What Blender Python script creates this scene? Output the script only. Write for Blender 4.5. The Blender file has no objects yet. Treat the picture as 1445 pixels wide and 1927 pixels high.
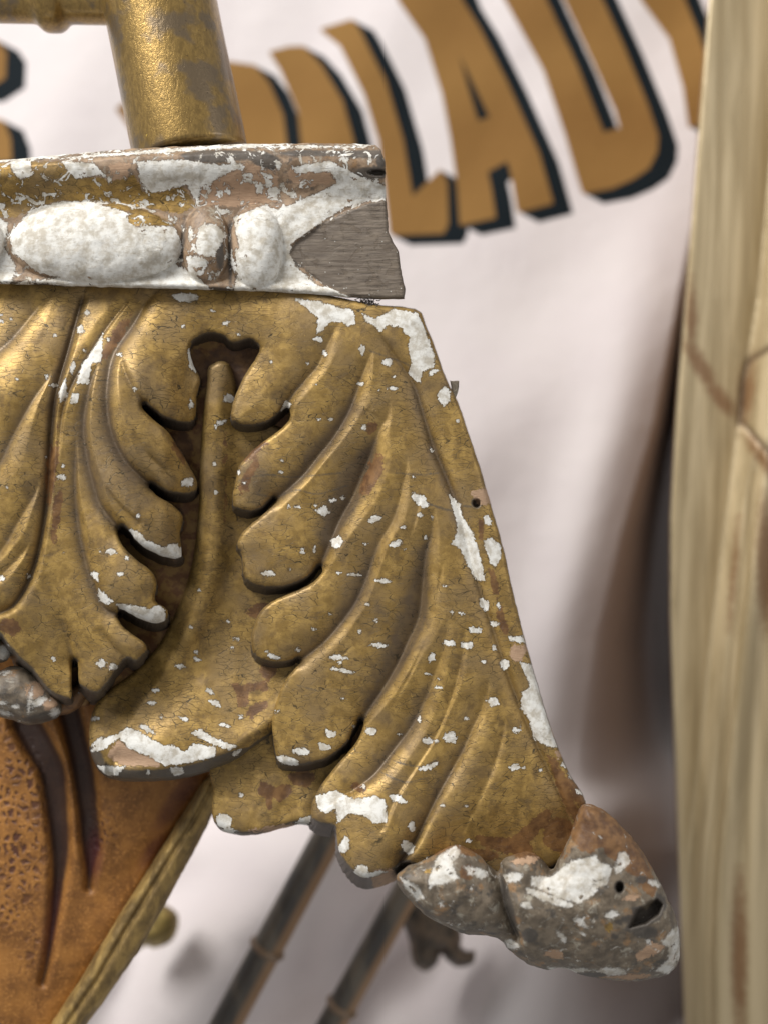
import bpy, math, random
import numpy as np
from mathutils import Vector

# ---------------------------------------------------------------- camera, light, exposure
S = 0.00015            # metres per drawing unit on the focus plane
D = 0.30               # camera distance to the carving
CX, CY = 722.5, 963.5
sc = bpy.context.scene
sc.render.engine = 'CYCLES'
sc.cycles.use_denoising = True
try:
    sc.cycles.denoiser = 'OPENIMAGEDENOISE'
except Exception:
    pass
sc.cycles.max_bounces = 6
sc.cycles.use_adaptive_sampling = True
sc.cycles.adaptive_threshold = 0.012
sc.view_settings.view_transform = 'Standard'
sc.view_settings.look = 'None'
sc.view_settings.gamma = 1.0
sc.view_settings.exposure = 0.0
sc.view_settings.use_curve_mapping = False

cam = bpy.data.cameras.new('camera')
camo = bpy.data.objects.new('camera', cam)
sc.collection.objects.link(camo)
camo.location = (0, -D, 0)
camo.rotation_euler = (math.radians(90), 0, 0)
cam.sensor_fit = 'VERTICAL'
cam.sensor_height = 24
cam.lens = 24 * D / (1927 * S)
cam.clip_start = 0.01
cam.clip_end = 20
cam.dof.use_dof = True
cam.dof.focus_distance = D - 0.001
cam.dof.aperture_fstop = cam.lens / 7.2
sc.camera = camo

w = bpy.data.worlds.new('World')
sc.world = w
w.use_nodes = True
bg = w.node_tree.nodes['Background']
bg.inputs[0].default_value = (1.0, 0.985, 0.97, 1)
bg.inputs[1].default_value = 0.365

def area(name, loc, target, size, power, col):
    l = bpy.data.lights.new(name, 'AREA')
    l.shape = 'RECTANGLE'; l.size = size[0]; l.size_y = size[1]
    l.energy = power; l.color = col
    o = bpy.data.objects.new(name, l)
    sc.collection.objects.link(o)
    o.location = loc
    o.rotation_euler = (Vector(target) - Vector(loc)).to_track_quat('-Z', 'Y').to_euler()
    return o
area('window_light', (-0.80, -0.72, 1.10), (0.0, 0.05, 0.0), (0.85, 0.7), 37.0, (1.0, 0.98, 0.95))
area('side_fill_light', (0.75, -0.35, 0.25), (0.1, 0.1, 0.0), (0.3, 0.5), 1.2, (1.0, 0.97, 0.93))  # fill lamp added on the right, out of view

# ---------------------------------------------------------------- maths helpers
def hermite(t): return t * t * (3 - 2 * t)
def smooth(a, b, v):
    return hermite(np.clip((v - a) / (b - a), 0, 1))
def vnoise(X, Y, cell, seed):
    rs = np.random.RandomState(seed)
    T = rs.rand(64, 64)
    x = X / cell + 7.3; y = Y / cell + 3.1
    xi = np.floor(x).astype(int); yi = np.floor(y).astype(int)
    fx = hermite(x - xi); fy = hermite(y - yi)
    g = lambda a, b: T[b % 64, a % 64]
    return ((g(xi, yi) * (1 - fx) + g(xi + 1, yi) * fx) * (1 - fy)
            + (g(xi, yi + 1) * (1 - fx) + g(xi + 1, yi + 1) * fx) * fy) * 2 - 1
def fbm(X, Y, cell, seed, n=3):
    r = 0; a = 1
    for k in range(n):
        r = r + a * vnoise(X, Y, cell / 2 ** k, seed + k); a *= .5
    return r
def catmull(P, n=4, closed=True):
    P = np.array(P, float); out = []
    m = len(P)
    rng = range(m) if closed else range(m - 1)
    for i in rng:
        if closed:
            a, b, c, d = P[i - 1], P[i], P[(i + 1) % m], P[(i + 2) % m]
        else:
            a, b, c, d = P[max(i - 1, 0)], P[i], P[i + 1], P[min(i + 2, m - 1)]
        for k in range(n):
            t = k / n
            out.append(0.5 * ((2 * b) + (c - a) * t + (2 * a - 5 * b + 4 * c - d) * t * t + (3 * b - a - 3 * c + d) * t ** 3))
    if not closed: out.append(P[-1])
    return np.array(out)
def seg_dist(X, Y, P, closed, best=None):
    """distance, segment parameter index and side to a polyline"""
    d2 = np.full(X.shape, 1e12); par = np.zeros(X.shape); side = np.ones(X.shape)
    m = len(P)
    for i in range(m if closed else m - 1):
        a = P[i]; b = P[(i + 1) % m]
        dx, dy = b[0] - a[0], b[1] - a[1]
        L = dx * dx + dy * dy + 1e-9
        t = np.clip(((X - a[0]) * dx + (Y - a[1]) * dy) / L, 0, 1)
        ex = X - a[0] - t * dx; ey = Y - a[1] - t * dy
        q = ex * ex + ey * ey
        u = q < d2
        d2 = np.where(u, q, d2)
        par = np.where(u, i + t, par)
        side = np.where(u, np.sign(dx * ey - dy * ex), side)
    return np.sqrt(d2), par, side
def inside(X, Y, P):
    r = np.zeros(X.shape, bool)
    m = len(P)
    for i in range(m):
        x1, y1 = P[i]; x2, y2 = P[(i + 1) % m]
        if y1 == y2: continue
        c = ((y1 > Y) != (y2 > Y)) & (X < (x2 - x1) * (Y - y1) / (y2 - y1) + x1)
        r ^= c
    return r
def sdf(X, Y, P):
    d, _, _ = seg_dist(X, Y, P, True)
    return np.where(inside(X, Y, P), d, -d)
def field(X, Y, shapes, far=-30.0, ragged=False):
    """signed distance (positive inside) to a list of ellipses (cx,cy,rx,ry,deg) and polygons"""
    F = np.full(X.shape, far)
    for s in shapes:
        if ragged and not isinstance(s[0], (tuple, list)) and max(s[2], s[3]) > 2.5:
            t_ = tuple(s) + (0,) * (5 - len(s)); q = random.Random(int(t_[0] * 31 + t_[1] * 17))
            n_ = q.choice((6, 7, 8, 9)) if max(t_[2], t_[3]) > 7 else q.choice((4, 5, 6))
            a0 = q.uniform(0, 6.28); aa = math.radians(t_[4]); s = []
            for i_ in range(n_):
                an = a0 + 6.283 * (i_ + q.uniform(-.3, .3)) / n_; k_ = q.uniform(.62, 1.2)
                u_, v_ = math.cos(an) * t_[2] * k_, math.sin(an) * t_[3] * k_
                s.append((t_[0] + u_ * math.cos(aa) - v_ * math.sin(aa), t_[1] + u_ * math.sin(aa) + v_ * math.cos(aa)))
        if isinstance(s[0], (tuple, list)):
            P = np.array(s, float)
            x0, y0 = P.min(0) - 30; x1, y1 = P.max(0) + 30
        else:
            s = tuple(s) + (0,) * (5 - len(s)); R = max(s[2], s[3]) + 30
            x0, x1, y0, y1 = s[0] - R, s[0] + R, s[1] - R, s[1] + R
        m = (X > x0) & (X < x1) & (Y > y0) & (Y < y1)
        if not m.any(): continue
        x = X[m]; y = Y[m]
        if isinstance(s[0], (tuple, list)):
            v = sdf(x, y, P)
        else:
            a = math.radians(s[4]); ca, sa = math.cos(a), math.sin(a)
            u = (x - s[0]) * ca + (y - s[1]) * sa; v_ = -(x - s[0]) * sa + (y - s[1]) * ca
            k = np.sqrt((u / s[2]) ** 2 + (v_ / s[3]) ** 2)
            v = (1 - k) * min(s[2], s[3])
        F[m] = np.maximum(F[m], v)
    return np.clip(F, far, 30)
def lines_field(X, Y, lines, far=-30.0):
    """polylines with a half width per point -> signed distance"""
    F = np.full(X.shape, far)
    for L in lines:
        L = np.array(L, float)
        P = catmull(L, 3, False)
        x0, y0 = P[:, :2].min(0) - 40; x1, y1 = P[:, :2].max(0) + 40
        m = (X > x0) & (X < x1) & (Y > y0) & (Y < y1)
        if not m.any(): continue
        d, par, _ = seg_dist(X[m], Y[m], P[:, :2], False)
        F[m] = np.maximum(F[m], np.interp(par, np.arange(len(P)), P[:, 2]) - d)
    return np.clip(F, far, 30)
def grooves(X, Y, G):
    """G: polylines of (x, y, depth, width); returns the carved depth"""
    H = np.zeros(X.shape)
    for g in G:
        P = catmull(g, 4, False)
        d, par, side = seg_dist(X, Y, P[:, :2], False)
        k = np.arange(len(P))
        dep = np.interp(par, k, P[:, 2]); wid = np.interp(par, k, P[:, 3])
        wid = wid * np.where(side < 0, 0.5, 1.55)
        e = np.sqrt(d * d + 7) - 2.65
        H = np.maximum(H, dep * np.exp(-(e / wid)) )
    return H
def unproject(px, py, h):
    k = (D - h * S) / D
    return np.stack([(px - CX) * S * k, -h * S, -(py - CY) * S * k], -1)

# ---------------------------------------------------------------- scene helpers
def tag(o, label=None, cat=None, group=None, kind=None):
    if label: o['label'] = label
    if cat: o['category'] = cat
    if group: o['group'] = group
    if kind: o['kind'] = kind
    return o
def empty(name, px, py, h, label, cat, group=None):
    o = bpy.data.objects.new(name, None)
    sc.collection.objects.link(o)
    o.empty_display_size = 0.02
    p = unproject(np.array(float(px)), np.array(float(py)), np.array(float(h)))
    o.location = tuple(float(v) for v in p)
    tag(o, label, cat, group)
    return o
def make(name, V, F, mat, parent=None, attrs=None, smooth_=True, uv=None):
    V = np.array(V, float)
    if parent is not None:
        base = np.array(parent.location)
        pp = parent.parent
        while pp is not None:
            base = base + np.array(pp.location); pp = pp.parent
        org = np.zeros(3)
    else:
        base = V.mean(0); base[2] = V[:, 2].min(); org = base
    me = bpy.data.meshes.new(name)
    me.from_pydata((V - base).tolist(), [], F)
    me.materials.append(mat)
    if smooth_:
        me.polygons.foreach_set('use_smooth', [True] * len(me.polygons))
    A = me.attributes.new('pos', 'FLOAT_VECTOR', 'POINT')
    A.data.foreach_set('vector', (V / S).astype(np.float32).ravel())
    for k, v in (attrs or {}).items():
        a = me.attributes.new(k, 'FLOAT', 'POINT')
        a.data.foreach_set('value', np.asarray(v, np.float32).ravel())
    me.update()
    o = bpy.data.objects.new(name, me)
    sc.collection.objects.link(o)
    o.location = tuple(org)
    if parent is not None: o.parent = parent
    return o

def relief(name, outline, heightfn, mat, parent, step=2.0, back=60.0, draft=(0, 10), attrs=None,
           edge=(12, 12, 8), rough=0.8, select=None, smooth_n=4, seed=1, wallattr=None, names=None):
    """Carved relief: a height field inside an outline, with rounded edges and a wall down to its back."""
    P = catmull(outline, smooth_n) if smooth_n else np.array(outline, float)
    x0, y0 = P.min(0) - 3 * step; x1, y1 = P.max(0) + 3 * step
    xs = np.arange(x0, x1, step); ys = np.arange(y0, y1, step)
    X, Y = np.meshgrid(xs, ys)
    sd = sdf(X, Y, P) + rough * fbm(X, Y, 14, seed + 50, 2)
    gy, gx = np.gradient(sd, step)
    gl = np.sqrt(gx * gx + gy * gy) + 1e-6
    gx /= gl; gy /= gl
    ins = sd > 0
    K = ins[:-1, :-1] | ins[1:, :-1] | ins[:-1, 1:] | ins[1:, 1:]
    used = np.zeros(X.shape, bool)
    used[:-1, :-1] |= K; used[1:, :-1] |= K; used[:-1, 1:] |= K; used[1:, 1:] |= K
    out = used & ~ins
    X = np.where(out, X - sd * gx, X); Y = np.where(out, Y - sd * gy, Y)
    sdc = np.maximum(sd, 0)
    H, extra = heightfn(X, Y, sdc)
    R, E, RD = edge                     # radius, drop, extra radius where the edge faces down
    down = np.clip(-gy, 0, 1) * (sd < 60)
    Rr = R + RD * down
    t = 1 - np.clip(sdc / Rr, 0, 1)
    H = H - E * (1 + .6 * down) * (1 - np.sqrt(np.clip(1 - t * t, 0, 1)))
    hb = np.minimum(H - 4, -back) if np.isscalar(back) else np.minimum(H - 4, -back(X, Y))
    A = {'puv_x': X, 'puv_y': Y}
    A = {}
    fa = attrs(X, Y, sdc, extra) if attrs else {}
    for k in ('flake', 'bole', 'wood', 'dark_tone', 'patina', 'gold'):
        if k in fa: A[k] = fa[k]
        else: A[k] = np.full(X.shape, -30.0 if k != 'patina' else 0.0)
    for k in fa: A[k] = fa[k]
    if wallattr and 'dark_tone' in wallattr: A['dark_tone'] = np.maximum(A['dark_tone'], np.where((down > .45) & (sdc < 12), 3 + 5 * (down - .45) - sdc * 1.1, -30))  # darker tone along edges that face down, fading inward
    A['wall'] = np.zeros(X.shape)
    idx = -np.ones(X.shape, int)
    idx[used] = np.arange(used.sum())
    F = np.stack([idx[:-1, :-1], idx[1:, :-1], idx[1:, 1:], idx[:-1, 1:]], -1)
    top = unproject(X[used], Y[used], H[used])
    # walls
    Kp = np.pad(K, 1)
    edges = []
    a = Kp[1:-1, 1:-1] & ~Kp[:-2, 1:-1]
    jj, ii = np.nonzero(a); edges.append((idx[jj, ii + 1], idx[jj, ii]))
    a = Kp[1:-1, 1:-1] & ~Kp[2:, 1:-1]
    jj, ii = np.nonzero(a); edges.append((idx[jj + 1, ii], idx[jj + 1, ii + 1]))
    a = Kp[1:-1, 1:-1] & ~Kp[1:-1, :-2]
    jj, ii = np.nonzero(a); edges.append((idx[jj, ii], idx[jj + 1, ii]))
    a = Kp[1:-1, 1:-1] & ~Kp[1:-1, 2:]
    jj, ii = np.nonzero(a); edges.append((idx[jj + 1, ii + 1], idx[jj, ii + 1]))
    ea = np.concatenate([e[0] for e in edges]); eb = np.concatenate([e[1] for e in edges])
    bi = np.unique(np.concatenate([ea, eb]))
    remap = -np.ones(len(top), int); remap[bi] = np.arange(len(bi))
    n0 = len(top); nb = len(bi)
    bx = X[used][bi]; by = Y[used][bi]; bH = H[used][bi]; bb = hb[used][bi]
    dk = draft[0] + draft[1] * np.clip(-gy[used][bi], 0, 1)
    ox = -gx[used][bi] * dk; oy = -gy[used][bi] * dk
    rings = [top]
    nr = 4
    for k in range(nr + 1):
        f = k / nr
        rings.append(unproject(bx + ox * f, by + oy * f, bH + (bb - bH) * f))
    V = np.concatenate(rings)
    W = []
    for k in range(nr):
        o1 = n0 + k * nb; o2 = o1 + nb
        W.append(np.stack([remap[ea] + o1, remap[eb] + o1, remap[eb] + o2, remap[ea] + o2], -1))
    W = np.concatenate(W)
    AT = {}
    wa = wallattr or {}
    for k, v in A.items():
        vt = v[used]
        wv = vt[bi]
        if k == 'wall': wv = np.ones(nb)
        if k in wa: wv = np.full(nb, wa[k])
        AT[k] = np.concatenate([vt] + [wv] * (nr + 1))
    Fk = F[K]
    if names is None:
        faces = np.concatenate([Fk, W]).tolist()
        return make(name, V, faces, mat, parent, AT)
    # split into several named parts by a label function on cell centres
    cxs = X[used]; cys = Y[used]
    objs = []
    allF = np.concatenate([Fk, W])
    px_ = np.concatenate([cxs] + [bx] * (nr + 1)); py_ = np.concatenate([cys] + [by] * (nr + 1))
    lab = select(px_[allF].mean(1), py_[allF].mean(1))
    for li, (nm, lb) in enumerate(names):
        sel = allF[lab == li]
        u = np.unique(sel); rm = -np.ones(len(V), int); rm[u] = np.arange(len(u))
        o = make(nm, V[u], rm[sel].tolist(), mat, parent, {k: v[u] for k, v in AT.items()})
        if lb: o['label'] = lb
        objs.append(o)
    return objs

# ---------------------------------------------------------------- node helper
class G:
    def __init__(self, name):
        self.m = bpy.data.materials.new(name); self.m.use_nodes = True
        self.t = self.m.node_tree; self.n = self.t.nodes; self.t.nodes.clear()
        self.out = self.n.new('ShaderNodeOutputMaterial')
    def _in(self, s, v):
        if v is None: return
        if hasattr(v, 'is_output') or isinstance(v, bpy.types.NodeSocket): self.t.links.new(v, s)
        elif isinstance(v, tuple) and len(v) == 3 and s.type == 'RGBA': s.default_value = (*v, 1)
        else: s.default_value = v
    def math(self, op, a, b=None, c=None, clamp=False):
        n = self.n.new('ShaderNodeMath'); n.operation = op; n.use_clamp = clamp
        self._in(n.inputs[0], a); self._in(n.inputs[1], b); self._in(n.inputs[2], c)
        return n.outputs[0]
    def add(self, a, b): return self.math('ADD', a, b)
    def sub(self, a, b): return self.math('SUBTRACT', a, b)
    def mul(self, a, b): return self.math('MULTIPLY', a, b)
    def mx(self, a, b): return self.math('MAXIMUM', a, b)
    def mn(self, a, b): return self.math('MINIMUM', a, b)
    def step(self, v, a, b, lo=0.0, hi=1.0):
        n = self.n.new('ShaderNodeMapRange'); n.interpolation_type = 'SMOOTHSTEP'
        self._in(n.inputs[0], v); n.inputs[1].default_value = a; n.inputs[2].default_value = b
        n.inputs[3].default_value = lo; n.inputs[4].default_value = hi
        return n.outputs[0]
    def attr(self, name, vec=False):
        n = self.n.new('ShaderNodeAttribute'); n.attribute_name = name
        return n.outputs['Vector'] if vec else n.outputs['Fac']
    def map(self, v, scale, rot=(0, 0, 0)):
        n = self.n.new('ShaderNodeMapping'); self._in(n.inputs[0], v)
        n.inputs['Rotation'].default_value = rot; n.inputs['Scale'].default_value = scale
        return n.outputs[0]
    def noise(self, v, scale, detail=3.0, rough=0.55, dist=0.0, w=0.0, color=False):
        n = self.n.new('ShaderNodeTexNoise'); n.noise_dimensions = '3D'
        if w:
            v2 = self.n.new('ShaderNodeVectorMath'); v2.operation = 'ADD'
            self._in(v2.inputs[0], v); v2.inputs[1].default_value = (w * 137., w * 71., w * 29.); v = v2.outputs[0]
        self._in(n.inputs['Vector'], v); n.inputs['Scale'].default_value = scale
        n.inputs['Detail'].default_value = detail; n.inputs['Roughness'].default_value = rough
        n.inputs['Distortion'].default_value = dist
        return n.outputs['Color'] if color else n.outputs[0]
    def voro(self, v, scale, feature='DISTANCE_TO_EDGE', rand=1.0):
        n = self.n.new('ShaderNodeTexVoronoi'); n.feature = feature
        self._in(n.inputs['Vector'], v); n.inputs['Scale'].default_value = scale
        n.inputs['Randomness'].default_value = rand
        return n.outputs['Distance']
    def mix(self, f, a, b):
        n = self.n.new('ShaderNodeMix'); n.data_type = 'RGBA'
        self._in(n.inputs[0], f); self._in(n.inputs[6], a); self._in(n.inputs[7], b)
        return n.outputs[2]
    def mixf(self, f, a, b):
        n = self.n.new('ShaderNodeMix'); n.data_type = 'FLOAT'
        self._in(n.inputs[0], f); self._in(n.inputs[2], a); self._in(n.inputs[3], b)
        return n.outputs[0]
    def vadd(self, a, b, k):
        s = self.n.new('ShaderNodeVectorMath'); s.operation = 'SUBTRACT'
        self._in(s.inputs[0], b); s.inputs[1].default_value = (.5, .5, .5)
        n = self.n.new('ShaderNodeVectorMath'); n.operation = 'MULTIPLY_ADD'
        self._in(n.inputs[0], s.outputs[0]); n.inputs[1].default_value = (k, k, k); self._in(n.inputs[2], a)
        return n.outputs[0]
    def bsdf(self, col, rough, metal=0.0, height=None, dist=1.0, spec=0.5, strength=1.0, coat=None, sheen=None):
        b = self.n.new('ShaderNodeBsdfPrincipled')
        self._in(b.inputs['Base Color'], col); self._in(b.inputs['Roughness'], rough); self._in(b.inputs['Metallic'], metal)
        b.inputs['Specular IOR Level'].default_value = spec
        if coat: b.inputs['Coat Weight'].default_value = coat; b.inputs['Coat Roughness'].default_value = 0.2
        if sheen: b.inputs['Sheen Weight'].default_value = sheen
        if height is not None:
            bu = self.n.new('ShaderNodeBump'); self._in(bu.inputs['Height'], height)
            bu.inputs['Distance'].default_value = dist * S; bu.inputs['Strength'].default_value = strength
            self.t.links.new(bu.outputs[0], b.inputs['Normal'])
        self.t.links.new(b.outputs[0], self.out.inputs[0])
        return self.m

def carved_material(name, base='gilt', flake_extra=0.0, crackle=1.0, erode=1.0, soft=.4, wash=1.0):
    g = G(name)
    P = g.attr('pos', True)
    warp = g.noise(P, 1 / 40, 3, color=True)
    Pw = g.vadd(P, warp, 22)
    fl = g.attr('flake'); bo = g.attr('bole'); wo = g.attr('wood'); so = g.attr('dark_tone')
    pa = g.attr('patina'); wall = g.attr('wall')
    n_big = g.noise(P, 1 / 90, 3); n_mid = g.noise(Pw, 1 / 22, 4, .6); n_fine = g.noise(P, 1 / 3.5, 3, .6)
    n_rag = g.noise(P, 1 / 8, 5, .78, w=3)
    # gilding
    gold = g.mix(g.step(n_mid, .38, .66), (0.28, 0.175, 0.050), (0.45, 0.29, 0.086))
    gold = g.mix(g.step(n_big, .42, .68), gold, (0.27, 0.18, 0.075))
    speck = g.step(g.noise(P, 1 / 5.5, 3, .7, w=7), .60, .70)
    gold = g.mix(g.mul(speck, .42), gold, (0.085, 0.052, 0.024))
    tiny = g.step(g.noise(g.map(P, (1, 1, 1.6)), 1 / 2.6, 3, .75, w=31), .56, .72)
    gold = g.mix(g.mul(tiny, .68), gold, (0.13, 0.082, 0.036))
    grime = g.step(g.noise(P, 1 / 38, 5, .68, dist=.5, w=37), .50, .66)
    gold = g.mix(g.mul(grime, .5), gold, (0.125, 0.082, 0.044))
    bright = g.step(g.noise(P, 1 / 7, 3, .7, w=11), .66, .74)
    gold = g.mix(g.mul(bright, .5), gold, (0.62, 0.40, 0.11))
    # dirt lodged in the flutes
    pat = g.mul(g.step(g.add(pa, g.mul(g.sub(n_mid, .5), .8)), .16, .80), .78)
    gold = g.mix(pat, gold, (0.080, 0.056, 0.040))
    # craquelure, mostly across the flutes
    Pc = g.map(Pw, (1.0, 1.0, 3.6))
    c1 = g.voro(Pc, 1 / 30.0); c2 = g.voro(g.map(Pw, (1, 1, 2.4), (0, .25, 0)), 1 / 10.0)
    gate = g.step(g.noise(P, 1 / 60, 2, w=5), .36, .54)
    gate2 = g.step(g.noise(P, 1 / 45, 2, w=9), .44, .58)
    k1 = g.mul(g.step(c1, .006, .030, 1, 0), gate)
    k2 = g.mul(g.step(c2, .010, .045, 1, 0), gate2)
    crack = g.mul(g.mx(k1, g.mul(k2, .45)), crackle)
    gold = g.mix(g.mul(crack, .9), gold, (0.045, 0.034, 0.018))
    # bole
    bm = g.mul(g.step(g.add(bo, g.add(g.mul(g.sub(n_rag, .5), 14), g.mul(g.sub(g.noise(P, 1 / 28, 4, .7, w=41), .5), 26))), -.6, .6), .92)
    bole = g.mix(g.step(n_mid, .35, .65), (0.10, 0.045, 0.018), (0.21, 0.105, 0.038))
    # dull bare ground (brown grey)
    bare = g.mix(g.step(n_mid, .35, .65), *(((0.19, 0.125, 0.075), (0.36, 0.25, 0.16)) if base == 'rail' else ((0.095, 0.073, 0.050), (0.19, 0.150, 0.105))))
    bare = g.mix(g.step(g.noise(P, 1 / 30, 4, .6, w=13), .56, .68), bare, (0.26, 0.155, 0.075))
    bare = g.mix(g.mul(g.step(g.noise(P, 1 / 22, 5, .72, dist=.5, w=47), .54, .70), .8), bare, (0.40, 0.37, 0.30))
    bare = g.mix(g.mul(g.step(g.noise(P, 1 / 34, 4, .6, w=53), .56, .68), .8), bare, (0.055, 0.048, 0.042))
    bare = g.mix(g.mul(speck, .6), bare, (0.05, 0.04, 0.035))
    if base == 'gilt':
        body = gold; metal0 = 0.42; r0 = g.mixf(n_mid, .42, .52)
    elif base == 'ground':
        body = g.mix(g.step(n_mid, .4, .6), (0.19, 0.085, 0.032), (0.33, 0.19, 0.058)); metal0 = 0.15; r0 = .5
    else:
        body = bare; metal0 = 0.0; r0 = g.mixf(n_mid, .42, .70)
    # gilding islands on bare parts
    gm = g.step(g.add(g.attr('gold'), g.mul(g.sub(n_rag, .5), 26)), -.8, .8)
    if base != 'gilt': body = g.mix(gm, body, gold)
    col = g.mix(bm, body, bole)
    # dark tone in holes, cracks and gaps, on downward edges and walls
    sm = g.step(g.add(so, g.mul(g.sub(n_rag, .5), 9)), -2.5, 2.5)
    darkc = g.mix(n_mid, (0.035, 0.031, 0.028), (0.10, 0.085, 0.07))
    col = g.mix(g.mul(sm, .9), col, darkc)
    # bare wood
    wm = g.step(g.add(wo, g.mul(g.sub(n_rag, .5), 24)), -.8, .8)
    grain = g.noise(g.map(P, (.10, 1, 1.6)), 1 / 3.0, 3, .6)
    woodc = g.mix(grain, (0.30, 0.18, 0.105), (0.50, 0.345, 0.23))
    col = g.mix(wm, col, woodc)
    # gesso
    small = g.noise(P, 1 / 4.0, 2, .6, w=17)
    big = g.mul(g.sub(g.noise(P, 1 / 24, 4, .7, dist=.5, w=43), .5), 22)
    big = g.mul(big, g.step(fl, 2.0, 10.0, .25, erode))
    fv = g.add(g.add(fl, .5), g.add(big, g.add(g.mul(g.sub(n_rag, .5), 15), g.mul(g.sub(small, .5), 7))))
    if flake_extra:
        fe = g.mul(g.sub(g.noise(P, 1 / 26, 5, .68, dist=.6, w=19), flake_extra), 60)
        fv = g.mx(fv, fe)
    fm = g.step(fv, -soft, soft)
    rim = g.mul(g.step(fv, -3.0, -.4), g.step(fv, -.4, .4, 1, 0))
    gd = g.mix(g.step(g.noise(P, 1 / 20, 4, .65, w=21), .38, .66), (0.74, 0.73, 0.69), (0.47, 0.43, 0.36))
    gd = g.mix(g.step(g.noise(P, 1 / 4, 3, .7, w=23), .62, .76), gd, (0.30, 0.27, 0.23))
    col = g.mix(g.mul(rim, .55), col, (0.05, 0.033, 0.02))
    col = g.mix(g.mul(fm, wash), col, gd)
    metal = metal0
    cover = g.mx(g.mx(fm, wm), g.mx(g.mul(sm, .8), g.mul(bm, .7)))
    cover = g.mx(cover, g.mul(pat, .6)) if base == 'gilt' else cover
    metal = g.mul(g.sub(1.0, cover), metal0)
    if base != 'gilt': metal = g.mx(metal, g.mul(g.mul(gm, .6), g.sub(1.0, g.mx(fm, wm))))
    rough = g.mixf(g.mx(fm, wm), r0, .85)
    rough = g.add(rough, g.mul(g.sub(n_fine, .5), .16))
    h = g.add(g.mul(fm, -1.0), g.mul(crack, -.25))
    h = g.add(h, g.mul(n_fine, g.mixf(fm, .14, .45)))
    h = g.add(h, g.mul(n_mid, .3))
    h = g.add(h, g.mul(g.mul(wm, grain), 1.2))
    streak = g.noise(g.map(P, (.35, 1, 1.6)), 1 / 9, 4, .7, w=61)
    if base == 'rail': col = g.mix(g.mul(g.mul(fm, g.step(streak, .54, .70)), .6), col, (0.36, 0.30, 0.22))
    return g.bsdf(col, rough, metal, h, dist=1.0, strength=.9)

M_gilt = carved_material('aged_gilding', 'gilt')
M_ground = carved_material('recess_ground', 'ground')
M_bare = carved_material('worn_ground_with_gesso', 'bare', flake_extra=.655, erode=4.5, soft=2.6, wash=.82)
M_barm = carved_material('chipped_gesso_moulding', 'bare', flake_extra=.6)

def fabric_material():
    g = G('printed_cloth')
    P = g.attr('pos', True)
    gold = g.attr('gold'); dark = g.attr('dark')
    n = g.noise(P, 1 / 60, 3)
    c = g.mix(g.noise(P, 1 / 300, 2), (0.62, 0.563, 0.572), (0.71, 0.662, 0.645))
    gm = g.step(gold, -5, -1); dm = g.step(dark, -5, -1); halo = g.step(g.mx(gold, dark), -12, -4)
    gc = g.mix(g.step(g.noise(g.map(P, (1, 1, 3)), 1 / 700, 0, .5), .2, .8), (0.215, 0.112, 0.034), (0.265, 0.145, 0.045))
    c = g.mix(dm, c, (0.006, 0.010, 0.013))
    c = g.mix(gm, c, gc)
    weave = g.noise(P, 1 / 4, 2)
    return g.bsdf(c, .8, 0, g.add(g.mul(weave, .5), g.mul(n, 3)), spec=.12)
M_cloth = fabric_material()

# ---------------------------------------------------------------- backdrop: printed cloth
A2 = [(735, -90), (751, 0), (801, 72), (834, 178), (850, 263), (862, 350), (867, 421), (929, 408), (922, 360), (914, 322), (955, 300), (962, 322), (975, 397), (1037, 381), (1011, 289), (952, 158), (899, 53), (866, 0), (830, -90)]
A2h = [(851, 72), (880, 130), (925, 222), (897, 232), (878, 170)]
DD = [(905, -90), (952, 0), (1024, 131), (1064, 250), (1083, 316), (1097, 362), (1150, 352), (1189, 335), (1218, 315), (1233, 285), (1235, 256), (1215, 197), (1169, 85), (1130, 0), (1090, -90)]
DDh = [(985, -90), (1024, 0), (1080, 120), (1133, 253), (1169, 243), (1160, 208), (1116, 112), (1064, 0), (1020, -90)]
II = [(1180, -90), (1208, 0), (1261, 72), (1287, 164), (1297, 237), (1345, 225), (1342, 164), (1312, 66), (1285, 0), (1250, -90)]
LL = [(607, 56), (663, 39), (676, 59), (722, 151), (755, 263), (774, 375), (828, 322), (838, 345), (840, 421), (832, 437), (735, 440), (715, 263), (689, 178), (643, 85)]
A1 = [(511, 99), (545, 90), (571, 89), (604, 125), (643, 191), (663, 263), (672, 330), (577, 330), (564, 210), (531, 131)]
PP = [(222, 205), (300, 150), (390, 122), (432, 118), (479, 125), (505, 158), (531, 217), (545, 330), (390, 330), (300, 270), (262, 262)]
PPh = [(330, 192), (385, 172), (424, 190), (428, 238), (400, 262), (350, 268)]
OO = [(-90, 60), (-5, 78), (10, 100), (8, 145), (-30, 170), (-90, 170)]
O2 = [(-90, 215), (5, 228), (18, 262), (20, 300), (-90, 310)]
x_ = np.arange(-420, 1900, 5.0); y_ = np.arange(-420, 2400, 5.0)
fine_x = np.arange(-100, 1420, 2.5); fine_y = np.arange(-100, 470, 2.5)
x_ = np.unique(np.concatenate([x_[(x_ < -100) | (x_ >= 1420)], fine_x, np.arange(-100, 1420, 2.5)]))
y_ = np.unique(np.concatenate([y_[(y_ < -100) | (y_ >= 470)], fine_y]))
X, Y = np.meshgrid(x_, y_)
def gold_field(X, Y):
    f = np.full(X.shape, -30.0)
    for p, holes in ((A2, [A2h]), (DD, [DDh]), (II, []), (LL, []), (A1, []), (PP, [PPh]), (OO, []), (O2, [])):
        q = field(X, Y, [list(map(tuple, p))]) - 0
        for hh in holes: q = np.minimum(q, -field(X, Y, [list(map(tuple, hh))], far=-30))
        f = np.maximum(f, q)
    return f
gf = gold_field(X, Y)
df = np.full(X.shape, -30.0)
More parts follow.
